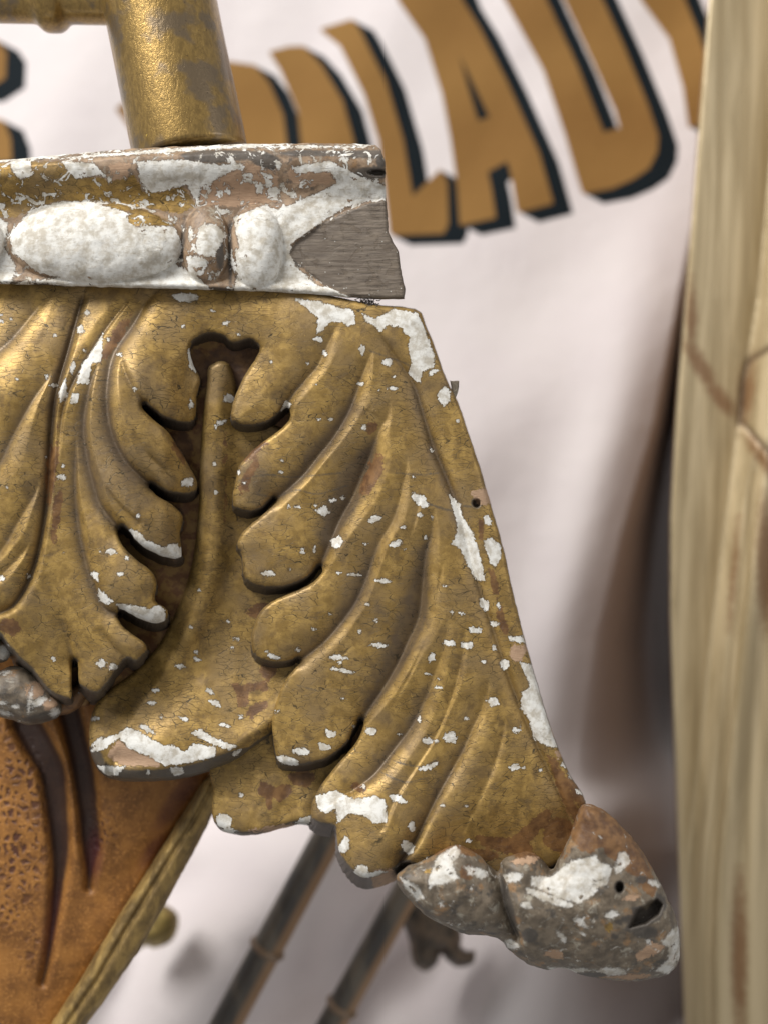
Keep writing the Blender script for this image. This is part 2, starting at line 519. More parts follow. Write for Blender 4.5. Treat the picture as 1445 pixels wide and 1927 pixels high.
for t in (.2, .4, .6, .8, 1.0):
    df = np.maximum(df, gold_field(X - 37 * t, Y - 19 * t))
# drape
H = np.full(X.shape, -1450.0)
u = X * .80 + Y * .30
H += 60 * np.sin(u / 130 + .6 * np.sin(Y / 400)) * smooth(500, 900, Y) + 30 * fbm(X * .6 + Y * .3, Y * .25, 160, 5, 2)
v = (X * .85 + Y * .52)
H += -170 * smooth(1350, 1650, Y) + (330 * np.abs(np.sin(v / 165 + .5 * vnoise(X, Y, 300, 9))) + 75 * np.sin((X * .9 + Y * .35) / 75) + 45 * np.sin((X * .8 + Y * .5) / 38 + vnoise(X, Y, 200, 12) * 2)) * smooth(1350, 1650, Y)
xe = np.interp(Y, [0, 420, 800, 1000, 1200, 1400, 1700, 2400], [1380, 1300, 1225, 1165, 1115, 1085, 1080, 1060])
xw = np.interp(Y, [0, 800, 1100, 1400, 2400], [50, 85, 150, 210, 240])
H += 90 * np.exp(-((X - xe + 60) / 80) ** 2) * smooth(300, 900, Y) * (1 - .6 * smooth(1200, 1800, Y))
H += 200 * smooth(1300, 2000, Y)
H -= np.interp(Y, [0, 400, 850, 1200, 1600, 2400], [60, 560, 860, 700, 380, 200]) * smooth(0, 1, (X - xe) / xw)
V = unproject(X.ravel(), Y.ravel(), H.ravel())
ny, nx = X.shape
I = np.arange(ny * nx).reshape(ny, nx)
F = np.stack([I[:-1, :-1], I[1:, :-1], I[1:, 1:], I[:-1, 1:]], -1).reshape(-1, 4).tolist()
cl = make('backdrop', V, F, M_cloth, None, {'gold': gf, 'dark': df})
tag(cl, 'white hanging cloth printed with arched gold capital letters edged in black', 'cloth', kind='structure')

# ---------------------------------------------------------------- capital: the acanthus relief
cap = empty('carved_capital', 560, 1560, -60, 'corner of an old gilded wood carving with acanthus leaves and flaking white gesso', 'carving')

LEAF = [(-140, 500), (0, 515), (300, 520), (560, 545), (690, 572), (780, 582), (800, 612), (820, 662), (838, 712), (862, 760), (882, 820), (905, 890), (925, 960), (945, 1030),
        (965, 1120), (985, 1200), (1002, 1260), (1022, 1330), (1045, 1400), (1072, 1460), (1100, 1508), (1095, 1560), (1060, 1620), (960, 1660), (860, 1650), (790, 1632),
        (763, 1622), (735, 1640), (700, 1652), (678, 1650), (655, 1630), (638, 1600), (634, 1575), (630, 1556), (605, 1553), (588, 1540), (588, 1512), (603, 1480),
        (625, 1450), (648, 1424), (668, 1400), (682, 1374), (684, 1358), (676, 1354), (666, 1372), (652, 1400), (620, 1427), (580, 1440), (540, 1442), (524, 1433), (514, 1390), (513, 1350),
        (522, 1315), (535, 1285), (552, 1262), (566, 1246), (560, 1240), (545, 1248), (510, 1249), (484, 1238), (473, 1214), (478, 1180), (490, 1152), (512, 1132), (545, 1117), (580, 1102),
        (604, 1080), (606, 1068), (598, 1067), (580, 1087), (545, 1104), (500, 1108), (470, 1098), (459, 1080), (456, 1047), (447, 1025), (456, 1004), (475, 985), (500, 964), (520, 946),
        (516, 937), (506, 945), (490, 960), (465, 965), (443, 957), (438, 935), (444, 905), (450, 880), (468, 856), (492, 834), (522, 813), (544, 792), (546, 772), (538, 768),
        (522, 782), (500, 797), (470, 803), (444, 799), (436, 785), (438, 762), (448, 735), (462, 705), (480, 678), (489, 655), (470, 641), (440, 648), (420, 634), (392, 630),
        (366, 642), (358, 660), (366, 690), (378, 715), (370, 745), (370, 775), (360, 797), (335, 796), (305, 784), (275, 760), (268, 768), (290, 790), (318, 815), (338, 845),
        (358, 880), (372, 908), (366, 928), (340, 932), (310, 924), (286, 910), (282, 918), (300, 935), (325, 950), (345, 972), (340, 1000), (342, 1035), (340, 1050), (318, 1050), (290, 1040), (262, 1022),
        (242, 998), (230, 990), (222, 1000), (230, 1025), (255, 1052), (285, 1075), (296, 1100), (292, 1130), (316, 1148), (310, 1170), (285, 1172), (255, 1160), (228, 1146), (222, 1160), (238, 1185),
        (268, 1206), (277, 1222), (258, 1246), (240, 1240), (222, 1258), (206, 1282), (184, 1306), (158, 1296), (149, 1280), (147, 1248), (137, 1246), (136, 1290), (134, 1316), (112, 1312), (88, 1296),
        (62, 1262), (36, 1238), (14, 1212), (-10, 1190), (-140, 1150)]
GR = [  # x, y, depth, width
    [(640, 600, 0, 10), (618, 646, 9, 14), (599, 687, 13, 16), (577, 713, 15, 16), (545, 752, 17, 14), (540, 770, 17, 12)],
    [(705, 650, 0, 10), (685, 698, 12, 16), (659, 769, 19, 22), (629, 821, 22, 24), (599, 859, 24, 24), (569, 896, 22, 22), (520, 940, 18, 16)],
    [(735, 710, 0, 12), (730, 780, 6, 18), (715, 806, 11, 24), (696, 859, 24, 30), (681, 896, 30, 34), (663, 937, 32, 34), (640, 978, 30, 30), (622, 1020, 24, 24), (605, 1062, 18, 16)],
    [(775, 790, 0, 12), (767, 859, 5, 14), (760, 904, 8, 16), (749, 949, 10, 20), (737, 982, 12, 22), (711, 1027, 14, 24), (694, 1075, 18, 24), (671, 1130, 20, 24), (640, 1174, 20, 22), (608, 1210, 18, 18), (566, 1243, 16, 14)],
    [(818, 930, 0, 14), (812, 1001, 12, 22), (801, 1038, 18, 26), (795, 1100, 26, 32), (788, 1161, 30, 34), (768, 1206, 30, 34), (748, 1250, 28, 30), (721, 1296, 24, 26), (694, 1336, 20, 20), (682, 1356, 18, 14)],
    [(848, 1130, 0, 14), (835, 1210, 6, 20), (815, 1275, 12, 24), (797, 1320, 16, 26), (775, 1365, 18, 26), (739, 1413, 20, 26), (703, 1458, 18, 22), (660, 1490, 14, 16)],
    [(925, 1260, 0, 14), (905, 1332, 10, 20), (887, 1372, 14, 24), (869, 1413, 16, 24), (842, 1462, 18, 24), (820, 1503, 18, 20), (797, 1550, 18, 14), (780, 1585, 22, 10), (755, 1620, 22, 10)],
    [(700, 615, 0, 10), (730, 655, 10, 14), (755, 690, 14, 18), (779, 728, 16, 20), (797, 784, 18, 22), (816, 844, 20, 22), (835, 889, 20, 22), (850, 926, 18, 20), (868, 980, 16, 20), (887, 1061, 16, 20), (906, 1122, 15, 18), (932, 1201, 15, 16), (959, 1282, 14, 14), (991, 1363, 14, 12), (1031, 1449, 13, 12), (1063, 1521, 12, 12), (1078, 1560, 10, 10)],
    # right half of the left leaf
    [(300, 545, 3, 10), (277, 567, 10, 14), (252, 610, 16, 20), (216, 664, 18, 22), (203, 721, 18, 22), (203, 772, 18, 20), (212, 819, 18, 20), (234, 865, 19, 20), (266, 898, 19, 18), (288, 916, 18, 14)],
    [(215, 640, 2, 10), (180, 700, 12, 14), (165, 750, 16, 18), (158, 808, 17, 20), (165, 862, 17, 20), (176, 909, 17, 20), (191, 952, 17, 18), (222, 992, 16, 14)],
    [(150, 760, 4, 10), (144, 844, 13, 16), (142, 916, 15, 18), (148, 988, 16, 20), (160, 1050, 16, 18), (176, 1101, 16, 18), (198, 1145, 15, 14), (222, 1156, 14, 12)],
    [(225, 650, 0, 10), (232, 690, 7, 14), (250, 730, 9, 14), (270, 758, 12, 12)],
    [(705, 745, 0, 8), (690, 800, 5, 9), (655, 870, 6, 9), (610, 930, 4, 9)],
    [(800, 880, 0, 8), (785, 960, 5, 10), (765, 1040, 7, 10), (735, 1110, 7, 10), (700, 1180, 5, 10), (650, 1230, 4, 8)],
    [(840, 1020, 0, 8), (825, 1100, 6, 10), (808, 1180, 7, 10), (780, 1250, 7, 10), (745, 1320, 6, 10), (715, 1375, 4, 8)],
    [(880, 1150, 0, 8), (870, 1230, 6, 10), (850, 1310, 7, 10), (822, 1380, 7, 10), (785, 1440, 6, 10), (745, 1500, 5, 9), (720, 1560, 3, 8)],
    [(955, 1300, 0, 8), (945, 1380, 5, 10), (925, 1450, 6, 12), (890, 1530, 4, 12)],
    [(250, 800, 0, 8), (275, 850, 6, 9), (310, 885, 5, 9)], [(185, 880, 0, 8), (215, 940, 6, 9), (262, 985, 5, 9)],
    [(110, 1130, 3, 14), (125, 1190, 9, 14), (140, 1245, 12, 10)],
    [(185, 1150, 0, 10), (200, 1200, 7, 12), (232, 1235, 8, 12)],
    # spine recess with its two raised edges
    [(158, 560, 10, 8), (151, 581, 16, 9), (128, 664, 22, 10), (106, 743, 22, 11), (97, 826, 20, 10), (92, 916, 20, 9), (80, 1006, 18, 9), (60, 1082, 18, 9), (26, 1140, 16, 9), (-20, 1160, 12, 9)],
    [(240, 570, 8, 8), (215, 600, 12, 9), (180, 650, 15, 9), (142, 714, 15, 8), (120, 772, 12, 8), (112, 850, 6, 10), (112, 930, 3, 10)],
    # left half
    [(90, 560, 2, 12), (65, 588, 10, 18), (36, 624, 13, 20), (0, 660, 14, 20), (-80, 720, 12, 20)],
    [(125, 640, 2, 12), (100, 700, 9, 18), (61, 754, 13, 22), (22, 826, 14, 24), (-5, 880, 14, 24), (-80, 960, 14, 20)],
    [(92, 850, 2, 12), (72, 916, 8, 16), (36, 980, 11, 20), (0, 1040, 12, 20), (-60, 1090, 12, 20)],
    [(70, 1000, 2, 12), (40, 1045, 8, 14), (0, 1085, 9, 14)],
]
def leaf_h(X, Y, sd):
    g = grooves(X, Y, GR)
    gs = -g
    spine_right = smooth(330, 560, X)
    bulge = 34 * np.exp(-((X - 770 - (Y - 900) * .28) / 230) ** 2) * spine_right
    sleaf = (26 * np.exp(-((X - 235) / 95) ** 2) + 22 * np.exp(-((X - 20) / 70) ** 2)) * smooth(520, 700, Y) * (1 - spine_right)
    curl = 66 * smooth(1320, 1660, Y) * smooth(480, 700, X) * smooth(960, 700, X + (Y - 1600) * .3) - 14 * smooth(1480, 1600, Y) * smooth(760, 860, X)
    scurl = -18 * smooth(1080, 1290, Y) * (1 - spine_right)
    fwd = 52 * smooth(425, 250, X) * smooth(560, 760, Y)
    g = g * 1.18
    gs = -g
    nail = 20 * np.clip(field(X, Y, [(896, 947, 8, 9)]) / 3, 0, 1)
    H = -nail + bulge + sleaf + fwd + curl + scurl - 18 + 9 * (1 - np.exp(-sd / 26)) + gs
    # outer border channel: raised lip at the outer edge
    dR = sd * smooth(700, 800, X - (Y - 620) * 0.28 + 40)
    # individual lobes of the left side droop at their tips
    tips = smooth(560, 440, X) * smooth(640, 760, Y) * (X > 425)
    H += 6 * tips * smooth(1400, 1300, Y)
    H -= 22 * smooth(300, 372, X) * (X < 425) * smooth(640, 700, Y)
    H += 1.3 * fbm(X, Y, 70, 3, 2) + .16 * fbm(X, Y, 9, 8, 2)
    return H, g
MF = [
    [(555, 562), (600, 568), (667, 586), (668, 609), (655, 614), (644, 605), (622, 605), (610, 620), (595, 629), (600, 597)],
    [(682, 590), (704, 601), (741, 582), (786, 590), (816, 665), (816, 691), (794, 698), (790, 721), (775, 709), (769, 702), (775, 683), (768, 653), (771, 635), (758, 624), (760, 616), (730, 612), (715, 625), (704, 612), (689, 605)],
    [(823, 743), (835, 728), (846, 736), (846, 754), (835, 764), (825, 751)],
    [(775, 926), (797, 934), (807, 949), (797, 956), (786, 949), (777, 939)],
    [(592, 960), (614, 952), (620, 964), (611, 971), (599, 965)],
    [(844, 930), (865, 949), (868, 971), (887, 997), (906, 1061), (913, 1094), (896, 1091), (880, 1064), (865, 1031), (850, 1023), (861, 1001), (859, 982), (850, 956)],
    [(910, 1018), (924, 1012), (941, 1027), (941, 1050), (930, 1068), (921, 1057), (917, 1038)],
    [(694, 1215), (707, 1207), (730, 1215), (716, 1219)],
    [(595, 1498), (631, 1487), (667, 1505), (703, 1498), (725, 1505), (728, 1548), (703, 1548), (685, 1534), (658, 1530), (635, 1548), (633, 1521), (613, 1530), (599, 1521)],
    [(955, 1199), (982, 1197), (989, 1210), (959, 1206)],
    [(977, 1246), (1000, 1251), (1012, 1282), (1034, 1345), (1054, 1386), (1059, 1408), (1031, 1404), (1004, 1390), (995, 1354), (980, 1332), (982, 1303), (998, 1291)],
    (601, 637, 10, 5), (730, 681, 10, 8), (816, 700, 10, 5, -20), (682, 659, 6, 10), (612, 666, 5, 7), (540, 764, 8, 14, 20), (579, 683, 4, 2.4), (601, 789, 4, 2.6), (621, 789, 5, 2.6), (685, 805, 6, 5), (678, 722, 5, 2.6),
    (715, 734, 5, 2.6), (738, 731, 9, 2.6), (532, 869, 3.4, 3.4), (528, 888, 4, 2.6), (812, 848, 2.6, 5), (861, 792, 2.6, 4), (450, 889, 4, 4), (627, 942, 7, 5), (644, 937, 3, 3), (560, 954, 8, 2.6), (544, 952, 3.5, 2.6),
    (790, 970, 6, 6), (706, 976, 14, 5, -20), (812, 974, 3, 3), (758, 992, 5, 2.6), (633, 1019, 11, 12), (744, 1023, 13, 5, -15), (800, 1012, 3.5, 3), (687, 1023, 5, 2.5), (592, 1033, 3, 6), (569, 1040, 5, 3),
    (505, 1079, 13, 5), (547, 1071, 4, 2.6), (639, 1078, 5, 2.6), (667, 1081, 14, 2.8), (721, 1093, 15, 5, 5), (837, 1103, 4, 2.5), (917, 978, 6, 12), (692, 1138, 4, 2.5), (707, 1168, 4, 3), (590, 1184, 5, 2.6), (678, 1189, 2.6, 3),
    (638, 1237, 20, 4, 6), (647, 1262, 25, 3.2, 12), (851, 1153, 5, 3), (867, 1154, 7, 2.6), (896, 1187, 15, 5, 5), (845, 1210, 13, 5, 15), (878, 1214, 13, 7), (812, 1237, 7, 9), (805, 1268, 7, 3), (825, 1278, 5, 4),
    (824, 1294, 8, 2.6), (948, 1249, 10, 10), (928, 1174, 8, 6), (930, 1219, 3, 5), (910, 1246, 3.4, 3), (912, 1138, 8, 14, -30), (928, 1321, 15, 10), (645, 1315, 5, 3), (788, 1354, 4, 5), (878, 1353, 6, 4),
    (696, 1377, 12, 7, -15), (752, 1382, 6, 3), (804, 1395, 11, 6), (849, 1388, 15, 12), (822, 1394, 5, 3), (970, 1375, 8, 5), (979, 1363, 3, 4), (806, 1442, 18, 5, -20), (968, 1444, 9, 6), (984, 1446, 3, 3), (622, 1381, 13, 6, 10),
    (568, 1413, 16, 7, 10), (611, 1405, 14, 8), (543, 1431, 20, 9, 10), (514, 1235, 14, 5, 20), (560, 1223, 7, 5), (523, 1339, 4, 4), (752, 1505, 18, 7, 25), (685, 1480, 5, 5), (649, 1593, 11, 17, 15), (775, 1557, 6, 12), (766, 1593, 13, 14),
    (680, 1640, 20, 12), (806, 1618, 12, 4), (881, 1582, 4, 4), (833, 1516, 5, 2.6), (350, 560, 28, 9), (400, 585, 6, 3), (425, 608, 8, 4), (450, 630, 4, 3),
    (1075, 1462, 10, 3, 40), (1088, 1490, 10, 3, 30), (1060, 1440, 4, 8, -30), (938, 1140, 3, 6), (700, 1645, 30, 5, -12),
    # left leaf
    [(194, 628), (191, 678), (173, 685), (166, 721), (146, 721), (155, 685), (173, 664)],
    (119, 743, 8, 28, 10), (137, 693, 6, 14, 12), (140, 750, 8, 14, 20), (153, 621, 6, 9), (164, 588, 5, 5), (117, 898, 8, 6), (120, 877, 3, 3), (254, 732, 4, 4), (363, 680, 7, 24, -15), (360, 761, 4, 10),
    (354, 908, 13, 9), (101, 725, 9, 4), (90, 708, 5, 3),
    [(246, 997), (258, 998), (277, 1017), (309, 1030), (331, 1022), (351, 1043), (320, 1056), (284, 1046), (258, 1028)],
    (210, 1038, 10, 6), (261, 972, 4, 6), (180, 1085, 5, 12, -30), (228, 1080, 5, 4), (3, 604, 5, 3), (3, 1088, 6, 5), (55, 1086, 5, 7, 30),
    [(187, 1108), (213, 1131), (202, 1138), (187, 1127)],
    [(220, 1136), (258, 1140), (280, 1147), (299, 1140), (310, 1146), (312, 1168), (288, 1177), (258, 1166), (232, 1153)],
    (101, 1239, 4, 4), (190, 1248, 9, 6), (214, 1254, 8, 6), (240, 1050, 3, 3), (205, 640, 3, 3), (226, 667, 5, 3),
]
rs = random.Random(4)
for _ in range(18):
    x = rs.uniform(450, 1060); y = rs.uniform(620, 1620)
    MF.append((x, y, rs.uniform(1.6, 4.5), rs.uniform(1.2, 2.2), rs.uniform(-15, 15)))
for _ in range(16):
    MF.append((rs.uniform(0, 360), rs.uniform(560, 1290), rs.uniform(1.5, 3.5), rs.uniform(1.5, 2.5), rs.uniform(-60, 60)))
MW = [(905, 935, 20, 16), (973, 1228, 15, 20), (1030, 1381, 15, 14), (716, 1643, 26, 7, -20), (1050, 1420, 8, 10), (212, 1255, 9, 6), (330, 1046, 10, 4), (985, 1225, 7, 14)]
MB = [(700, 893, 14, 45, 25), (672, 1480, 16, 10), (1062, 1490, 12, 70, -22), (1050, 1570, 30, 34), (950, 1590, 55, 14, 15), (1000, 1560, 50, 14, -40), (880, 1610, 50, 14), (930, 860, 1, 1), (1085, 1490, 12, 40, -25),
      (470, 895, 9, 34, 25), (480, 850, 30, 9, -40), (100, 880, 9, 60, 5), (108, 960, 8, 50, 8), (215, 640, 10, 50, 35), (338, 850, 10, 24, -20), (20, 1180, 20, 16), (700, 805, 8, 10), (905, 1000, 7, 20), (930, 1100, 6, 30, -15), (945, 1170, 6, 25, -15)]
MS = [(896, 947, 10, 11), (760, 1600, 10, 5, -40)]
CR = [[(797, 943, .9), (815, 951, 1.6), (835, 958, 1.4), (852, 962, 1.6), (866, 972, 1.2)], [(872, 952, 1.2), (885, 953, 1.6), (893, 950, 2)], [(900, 945, 1.6), (920, 945, 1.0)],
      [(740, 1432, .5), (770, 1440, 1.2), (800, 1442, .9), (825, 1425, .6)], [(715, 1452, .4), (760, 1472, 1.0), (795, 1465, .4)], [(485, 930, .5), (520, 935, 1), (560, 922, .8), (600, 930, .9), (655, 913, .6)],
      [(560, 1290, .6), (600, 1300, .4)], [(450, 905, .4), (500, 893, .9), (550, 898, .8), (640, 890, .8)], [(695, 660, .5), (760, 683, .8), (800, 705, .5)], [(745, 890, .5), (800, 893, .9), (850, 885, .6)]]
DARK_TONE = lambda X, Y, sd: np.maximum(field(X, Y, MS), lines_field(X, Y, CR))
def leaf_attr(X, Y, sd, g):
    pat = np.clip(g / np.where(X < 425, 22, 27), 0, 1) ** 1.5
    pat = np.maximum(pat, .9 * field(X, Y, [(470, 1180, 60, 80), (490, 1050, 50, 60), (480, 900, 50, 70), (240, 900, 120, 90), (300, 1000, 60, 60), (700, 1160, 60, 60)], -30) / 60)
    return {'flake': field(X, Y, MF, ragged=True), 'wood': field(X, Y, MW, ragged=True), 'bole': field(X, Y, MB), 'dark_tone': DARK_TONE(X, Y, sd), 'patina': pat}
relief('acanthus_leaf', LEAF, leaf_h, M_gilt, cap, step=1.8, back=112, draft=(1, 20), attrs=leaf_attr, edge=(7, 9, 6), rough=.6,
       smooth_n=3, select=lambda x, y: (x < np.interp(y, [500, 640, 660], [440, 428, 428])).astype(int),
       wallattr={'dark_tone': 3.0, 'flake': -30, 'bole': 5.0, 'patina': .3},
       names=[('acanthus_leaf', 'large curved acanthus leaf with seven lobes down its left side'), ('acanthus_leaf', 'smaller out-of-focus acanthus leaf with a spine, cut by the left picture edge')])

# recessed ground
GROUND = [(-140, 530), (300, 545), (600, 560), (770, 592), (800, 680), (850, 900), (930, 1200), (1000, 1420), (1030, 1530), (900, 1560), (800, 1540), (740, 1490), (700, 1480), (650, 1440), (600, 1420), (500, 1330), (420, 1330),
          (300, 1330), (230, 1310), (175, 1312), (165, 1330), (120, 1318), (60, 1250), (0, 1200), (-140, 1160)]
relief('ground_panel', GROUND, lambda X, Y, sd: (-82 + 3 * fbm(X, Y, 40, 21, 3), None), M_ground, cap, step=5, back=150, draft=(0, 0),
       attrs=lambda X, Y, sd, e: {'bole': field(X, Y, [(340, 850, 25, 40), (335, 980, 15, 30), (340, 1030, 12, 16), (440, 690, 60, 40), (370, 700, 20, 40)]), 'flake': field(X, Y, [(352, 905, 12, 8), (345, 745, 8, 4), (352, 790, 7, 4)])}, edge=(8, 8, 0))

# central smooth tongue leaf
TONGUE = [(391, 704), (394, 690), (412, 680), (432, 686), (444, 720), (452, 760), (500, 790), (560, 830), (600, 950), (620, 1100), (610, 1250), (560, 1330), (515, 1378), (480, 1402), (440, 1430), (380, 1452), (330, 1463), (270, 1467), (215, 1463),
          (188, 1448), (172, 1415), (168, 1385), (172, 1350), (186, 1318), (215, 1292), (255, 1262), (298, 1215), (328, 1160), (350, 1105), (366, 1040), (374, 960), (378, 860), (384, 770), (390, 725)]
FOLD = [(414, 690), (408, 760), (402, 850), (400, 950), (396, 1040), (378, 1120), (352, 1190), (312, 1265), (268, 1330), (232, 1390), (215, 1420)]
def tongue_h(X, Y, sd):
    P = catmull(FOLD, 4, False)
    d, par, side = seg_dist(X, Y, P, False)
    left = side > 0
    # determine side by geometry: left of fold is the narrow flank
    fx = np.interp(Y, P[:, 1], P[:, 0])
    left = X < fx
    base = -36 + 30 * smooth(1230, 1440, Y)
    up = smooth(1180, 1400, Y); upl = smooth(900, 1150, Y)
    right = -36 * (1 - np.exp(-(d / 34) ** 2)) * (1 - up) + up * 14 * (np.exp(-((d - 60) / 60) ** 2) - .368)
    H = base + np.where(left, -(10 + 26 * upl) * (1 - np.exp(-(d / 34) ** 1.5)) , right)
    crease = 0.5 * np.exp(-(d / 16) ** 2) * up
    H = H - crease + np.where(left, 0, 0)
    H += 10 * smooth(1340, 1430, Y) * smooth(180, 300, X)
    # broken curl at the lower left
    H -= 16 * np.exp(-(((X - 225) / 60) ** 2 + ((Y - 1432) / 22) ** 2))
    H -= 16 * smooth(24, 0, sd) * smooth(1300, 1380, Y) * (X > 200)
    H += 1.5 * fbm(X, Y, 60, 31, 3)
    return H, crease
TF = [(445, 1202, 6, 2.6), (372, 1241, 8, 4), (370, 1227, 4, 2.6), (340, 1254, 9, 4, 10), (437, 1219, 3.4, 3), (295, 1299, 8, 3), (398, 1301, 8, 5, 15), (407, 1325, 13, 6, 15), (284, 1323, 10, 3), (346, 1353, 13, 3, 15), (424, 1364, 10, 4, 15),
      (454, 1348, 3, 3), (276, 1370, 20, 5, 32), (432, 750, 11, 8), (410, 799, 9, 4, -60), (418, 795, 9, 3.5, -15), (403, 874, 6, 4), (407, 927, 3, 3),
      [(239, 1368), (262, 1377), (295, 1396), (310, 1404), (325, 1402), (348, 1415), (366, 1400), (407, 1407), (404, 1422), (359, 1435), (310, 1441), (288, 1426), (243, 1407), (224, 1389), (194, 1411), (168, 1415), (194, 1392), (224, 1381)],
      [(377, 1372), (396, 1385), (445, 1405), (430, 1411), (392, 1396), (362, 1381)],
      [(180, 1440), (235, 1443), (222, 1458), (200, 1460)], (333, 1452, 15, 9), (280, 1454, 4, 6), (185, 1395, 16, 3, -40), (180, 1352, 10, 3, -10), (445, 1418, 10, 4, -30), (375, 1110, 3, 3), (430, 1170, 3, 2.5), (360, 1180, 4, 3), (305, 1350, 4, 3)]
TW = [[(224, 1392), (262, 1418), (306, 1430), (299, 1444), (232, 1440), (200, 1424)]]
TB = [[(430, 1285), (460, 1290), (510, 1276), (505, 1298), (470, 1300), (462, 1330), (448, 1330), (446, 1300)], (485, 1335, 24, 9, -35), (500, 1150, 30, 14), (425, 900, 3, 60), (505, 1260, 14, 20)]
def tongue_attr(X, Y, sd, cr):
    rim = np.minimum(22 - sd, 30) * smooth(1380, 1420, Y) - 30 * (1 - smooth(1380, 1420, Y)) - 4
    return {'flake': field(X, Y, TF, ragged=True), 'wood': field(X, Y, TW), 'bole': field(X, Y, TB), 'dark_tone': np.clip(np.minimum(rim, 3), -30, 3), 'patina': np.clip(cr / 9 + .55 * field(X, Y, [(250, 1340, 90, 60, -50)]) / 50, 0, 1)}
relief('tongue_leaf', TONGUE, tongue_h, M_gilt, cap, step=2.2, back=110, draft=(0, 4), attrs=tongue_attr, edge=(9, 12, 12), rough=.5,
       wallattr={'dark_tone': 3.0, 'flake': -30})

# lower leaf tip behind
LOWER = [(400, 1420), (396, 1455), (402, 1490), (399, 1530), (410, 1553), (430, 1565), (470, 1569), (510, 1562), (560, 1549), (600, 1548), (650, 1500), (650, 1400), (560, 1340), (460, 1380)]
relief('leaf_tip', LOWER, lambda X, Y, sd: (-62 + 26 * smooth(1400, 1560, Y) - .12 * np.abs(X - 490) + 2 * fbm(X, Y, 40, 41, 3), None), M_gilt, cap, step=2.2, back=105, draft=(0, 3),
       attrs=lambda X, Y, sd, e: {'flake': np.maximum(field(X, Y, [(422, 1545, 15, 13, 30), (455, 1497, 4, 4), (575, 1545, 16, 6, -20), (430, 1563, 12, 5)]), -30), 'bole': field(X, Y, [[(490, 1470), (520, 1478), (545, 1475), (555, 1490), (530, 1510), (515, 1500), (505, 1530), (498, 1500), (485, 1490)], (570, 1465, 24, 16)]),
                                  'wood': field(X, Y, [(520, 1558, 45, 5, -8)])}, edge=(8, 8, 6), wallattr={'dark_tone': 2.0})

# scrolled volute at the bottom right
VOL = [(746, 1651), (754, 1639), (775, 1626), (800, 1618), (830, 1600), (856, 1589), (880, 1596), (910, 1618), (935, 1640), (945, 1620), (966, 1607), (1005, 1605), (1036, 1635), (1050, 1618), (1064, 1590), (1078, 1556), (1095, 1515), (1125, 1520), (1157, 1543), (1198, 1589), (1236, 1651), (1261, 1705), (1275, 1745), (1277, 1805),
       (1256, 1832), (1198, 1846), (1136, 1843), (1090, 1833), (1057, 1821), (1028, 1825), (991, 1813), (957, 1788), (941, 1769), (916, 1761), (874, 1757), (837, 1742), (800, 1722), (771, 1693), (750, 1670)]
def vol_h(X, Y, sd):
    H = 104 + 40 * (1 - np.exp(-sd / 42)) - 30 * smooth(1700, 1850, Y)
    H -= grooves(X, Y, [[(938, 1640, 20, 12), (944, 1680, 34, 12), (955, 1720, 42, 11), (975, 1765, 36, 9)], [(905, 1650, 4, 10), (925, 1710, 8, 10), (945, 1765, 8, 10)],
                         [(1036, 1635, 16, 14), (1022, 1655, 8, 14), (1005, 1680, 2, 10)], [(800, 1625, 6, 10), (800, 1660, 5, 12), (790, 1690, 3, 10)]])
    H -= 34 * np.clip(field(X, Y, [[(1180, 1748), (1196, 1712), (1215, 1700), (1236, 1690), (1248, 1702), (1240, 1722), (1215, 1740)], (1165, 1670, 9, 12)]) / 6, 0, 1)
    H += 3.2 * fbm(X, Y, 60, 61, 3) + .6 * fbm(X, Y, 10, 66, 2)
    return H, None
VF = [[(826, 1610), (856, 1592), (866, 1604), (850, 1630), (862, 1652), (838, 1662), (818, 1664), (808, 1672), (806, 1656), (815, 1630)], (893, 1640, 26, 10, 20), [(752, 1650), (760, 1655), (785, 1668), (798, 1690), (782, 1694), (764, 1672)],
      (962, 1652, 22, 12), [(1036, 1650), (1075, 1620), (1120, 1610), (1140, 1640), (1120, 1680), (1090, 1700), (1060, 1692), (1030, 1680), (1000, 1665), (1000, 1650)], (1030, 1690, 60, 10, 22), (1110, 1650, 40, 30), (1090, 1735, 16, 8, 30), (1150, 1720, 14, 8), (990, 1704, 14, 7, 20), (1055, 1762, 6, 16, -35), (1172, 1620, 12, 14), (1165, 1632, 12, 20, 20),
      [(1275, 1740), (1279, 1800), (1258, 1834), (1232, 1828), (1256, 1805), (1258, 1785), (1244, 1772)], (1230, 1662, 14, 7, 20), (962, 1778, 16, 8, 20), (1090, 1828, 60, 5, 5), (830, 1700, 4, 7), (1140, 1830, 40, 8)]
VW = [(985, 1620, 30, 10, -10), (1188, 1690, 16, 9), (1225, 1790, 34, 14, -30), (1045, 1795, 20, 9), (1180, 1838, 50, 6)]
VB = [(1100, 1550, 34, 56, -10), (1125, 1560, 50, 36), (1160, 1580, 90, 30, 50), (860, 1600, 60, 12), (1000, 1605, 60, 12), (1215, 1660, 30, 14, 60), (880, 1640, 14, 14)]
VS = [[(1172, 1752), (1190, 1722), (1186, 1708), (1204, 1704), (1214, 1712), (1228, 1700), (1234, 1680), (1250, 1688), (1254, 1706), (1240, 1732), (1212, 1744), (1192, 1756)], (1165, 1670, 10, 13), (955, 1700, 8, 60, -15), (996, 1760, 16, 14), (1215, 1755, 26, 12), (1110, 1835, 30, 6), (930, 1600, 4, 4), (1190, 1730, 22, 10), (1205, 1655, 12, 8)]
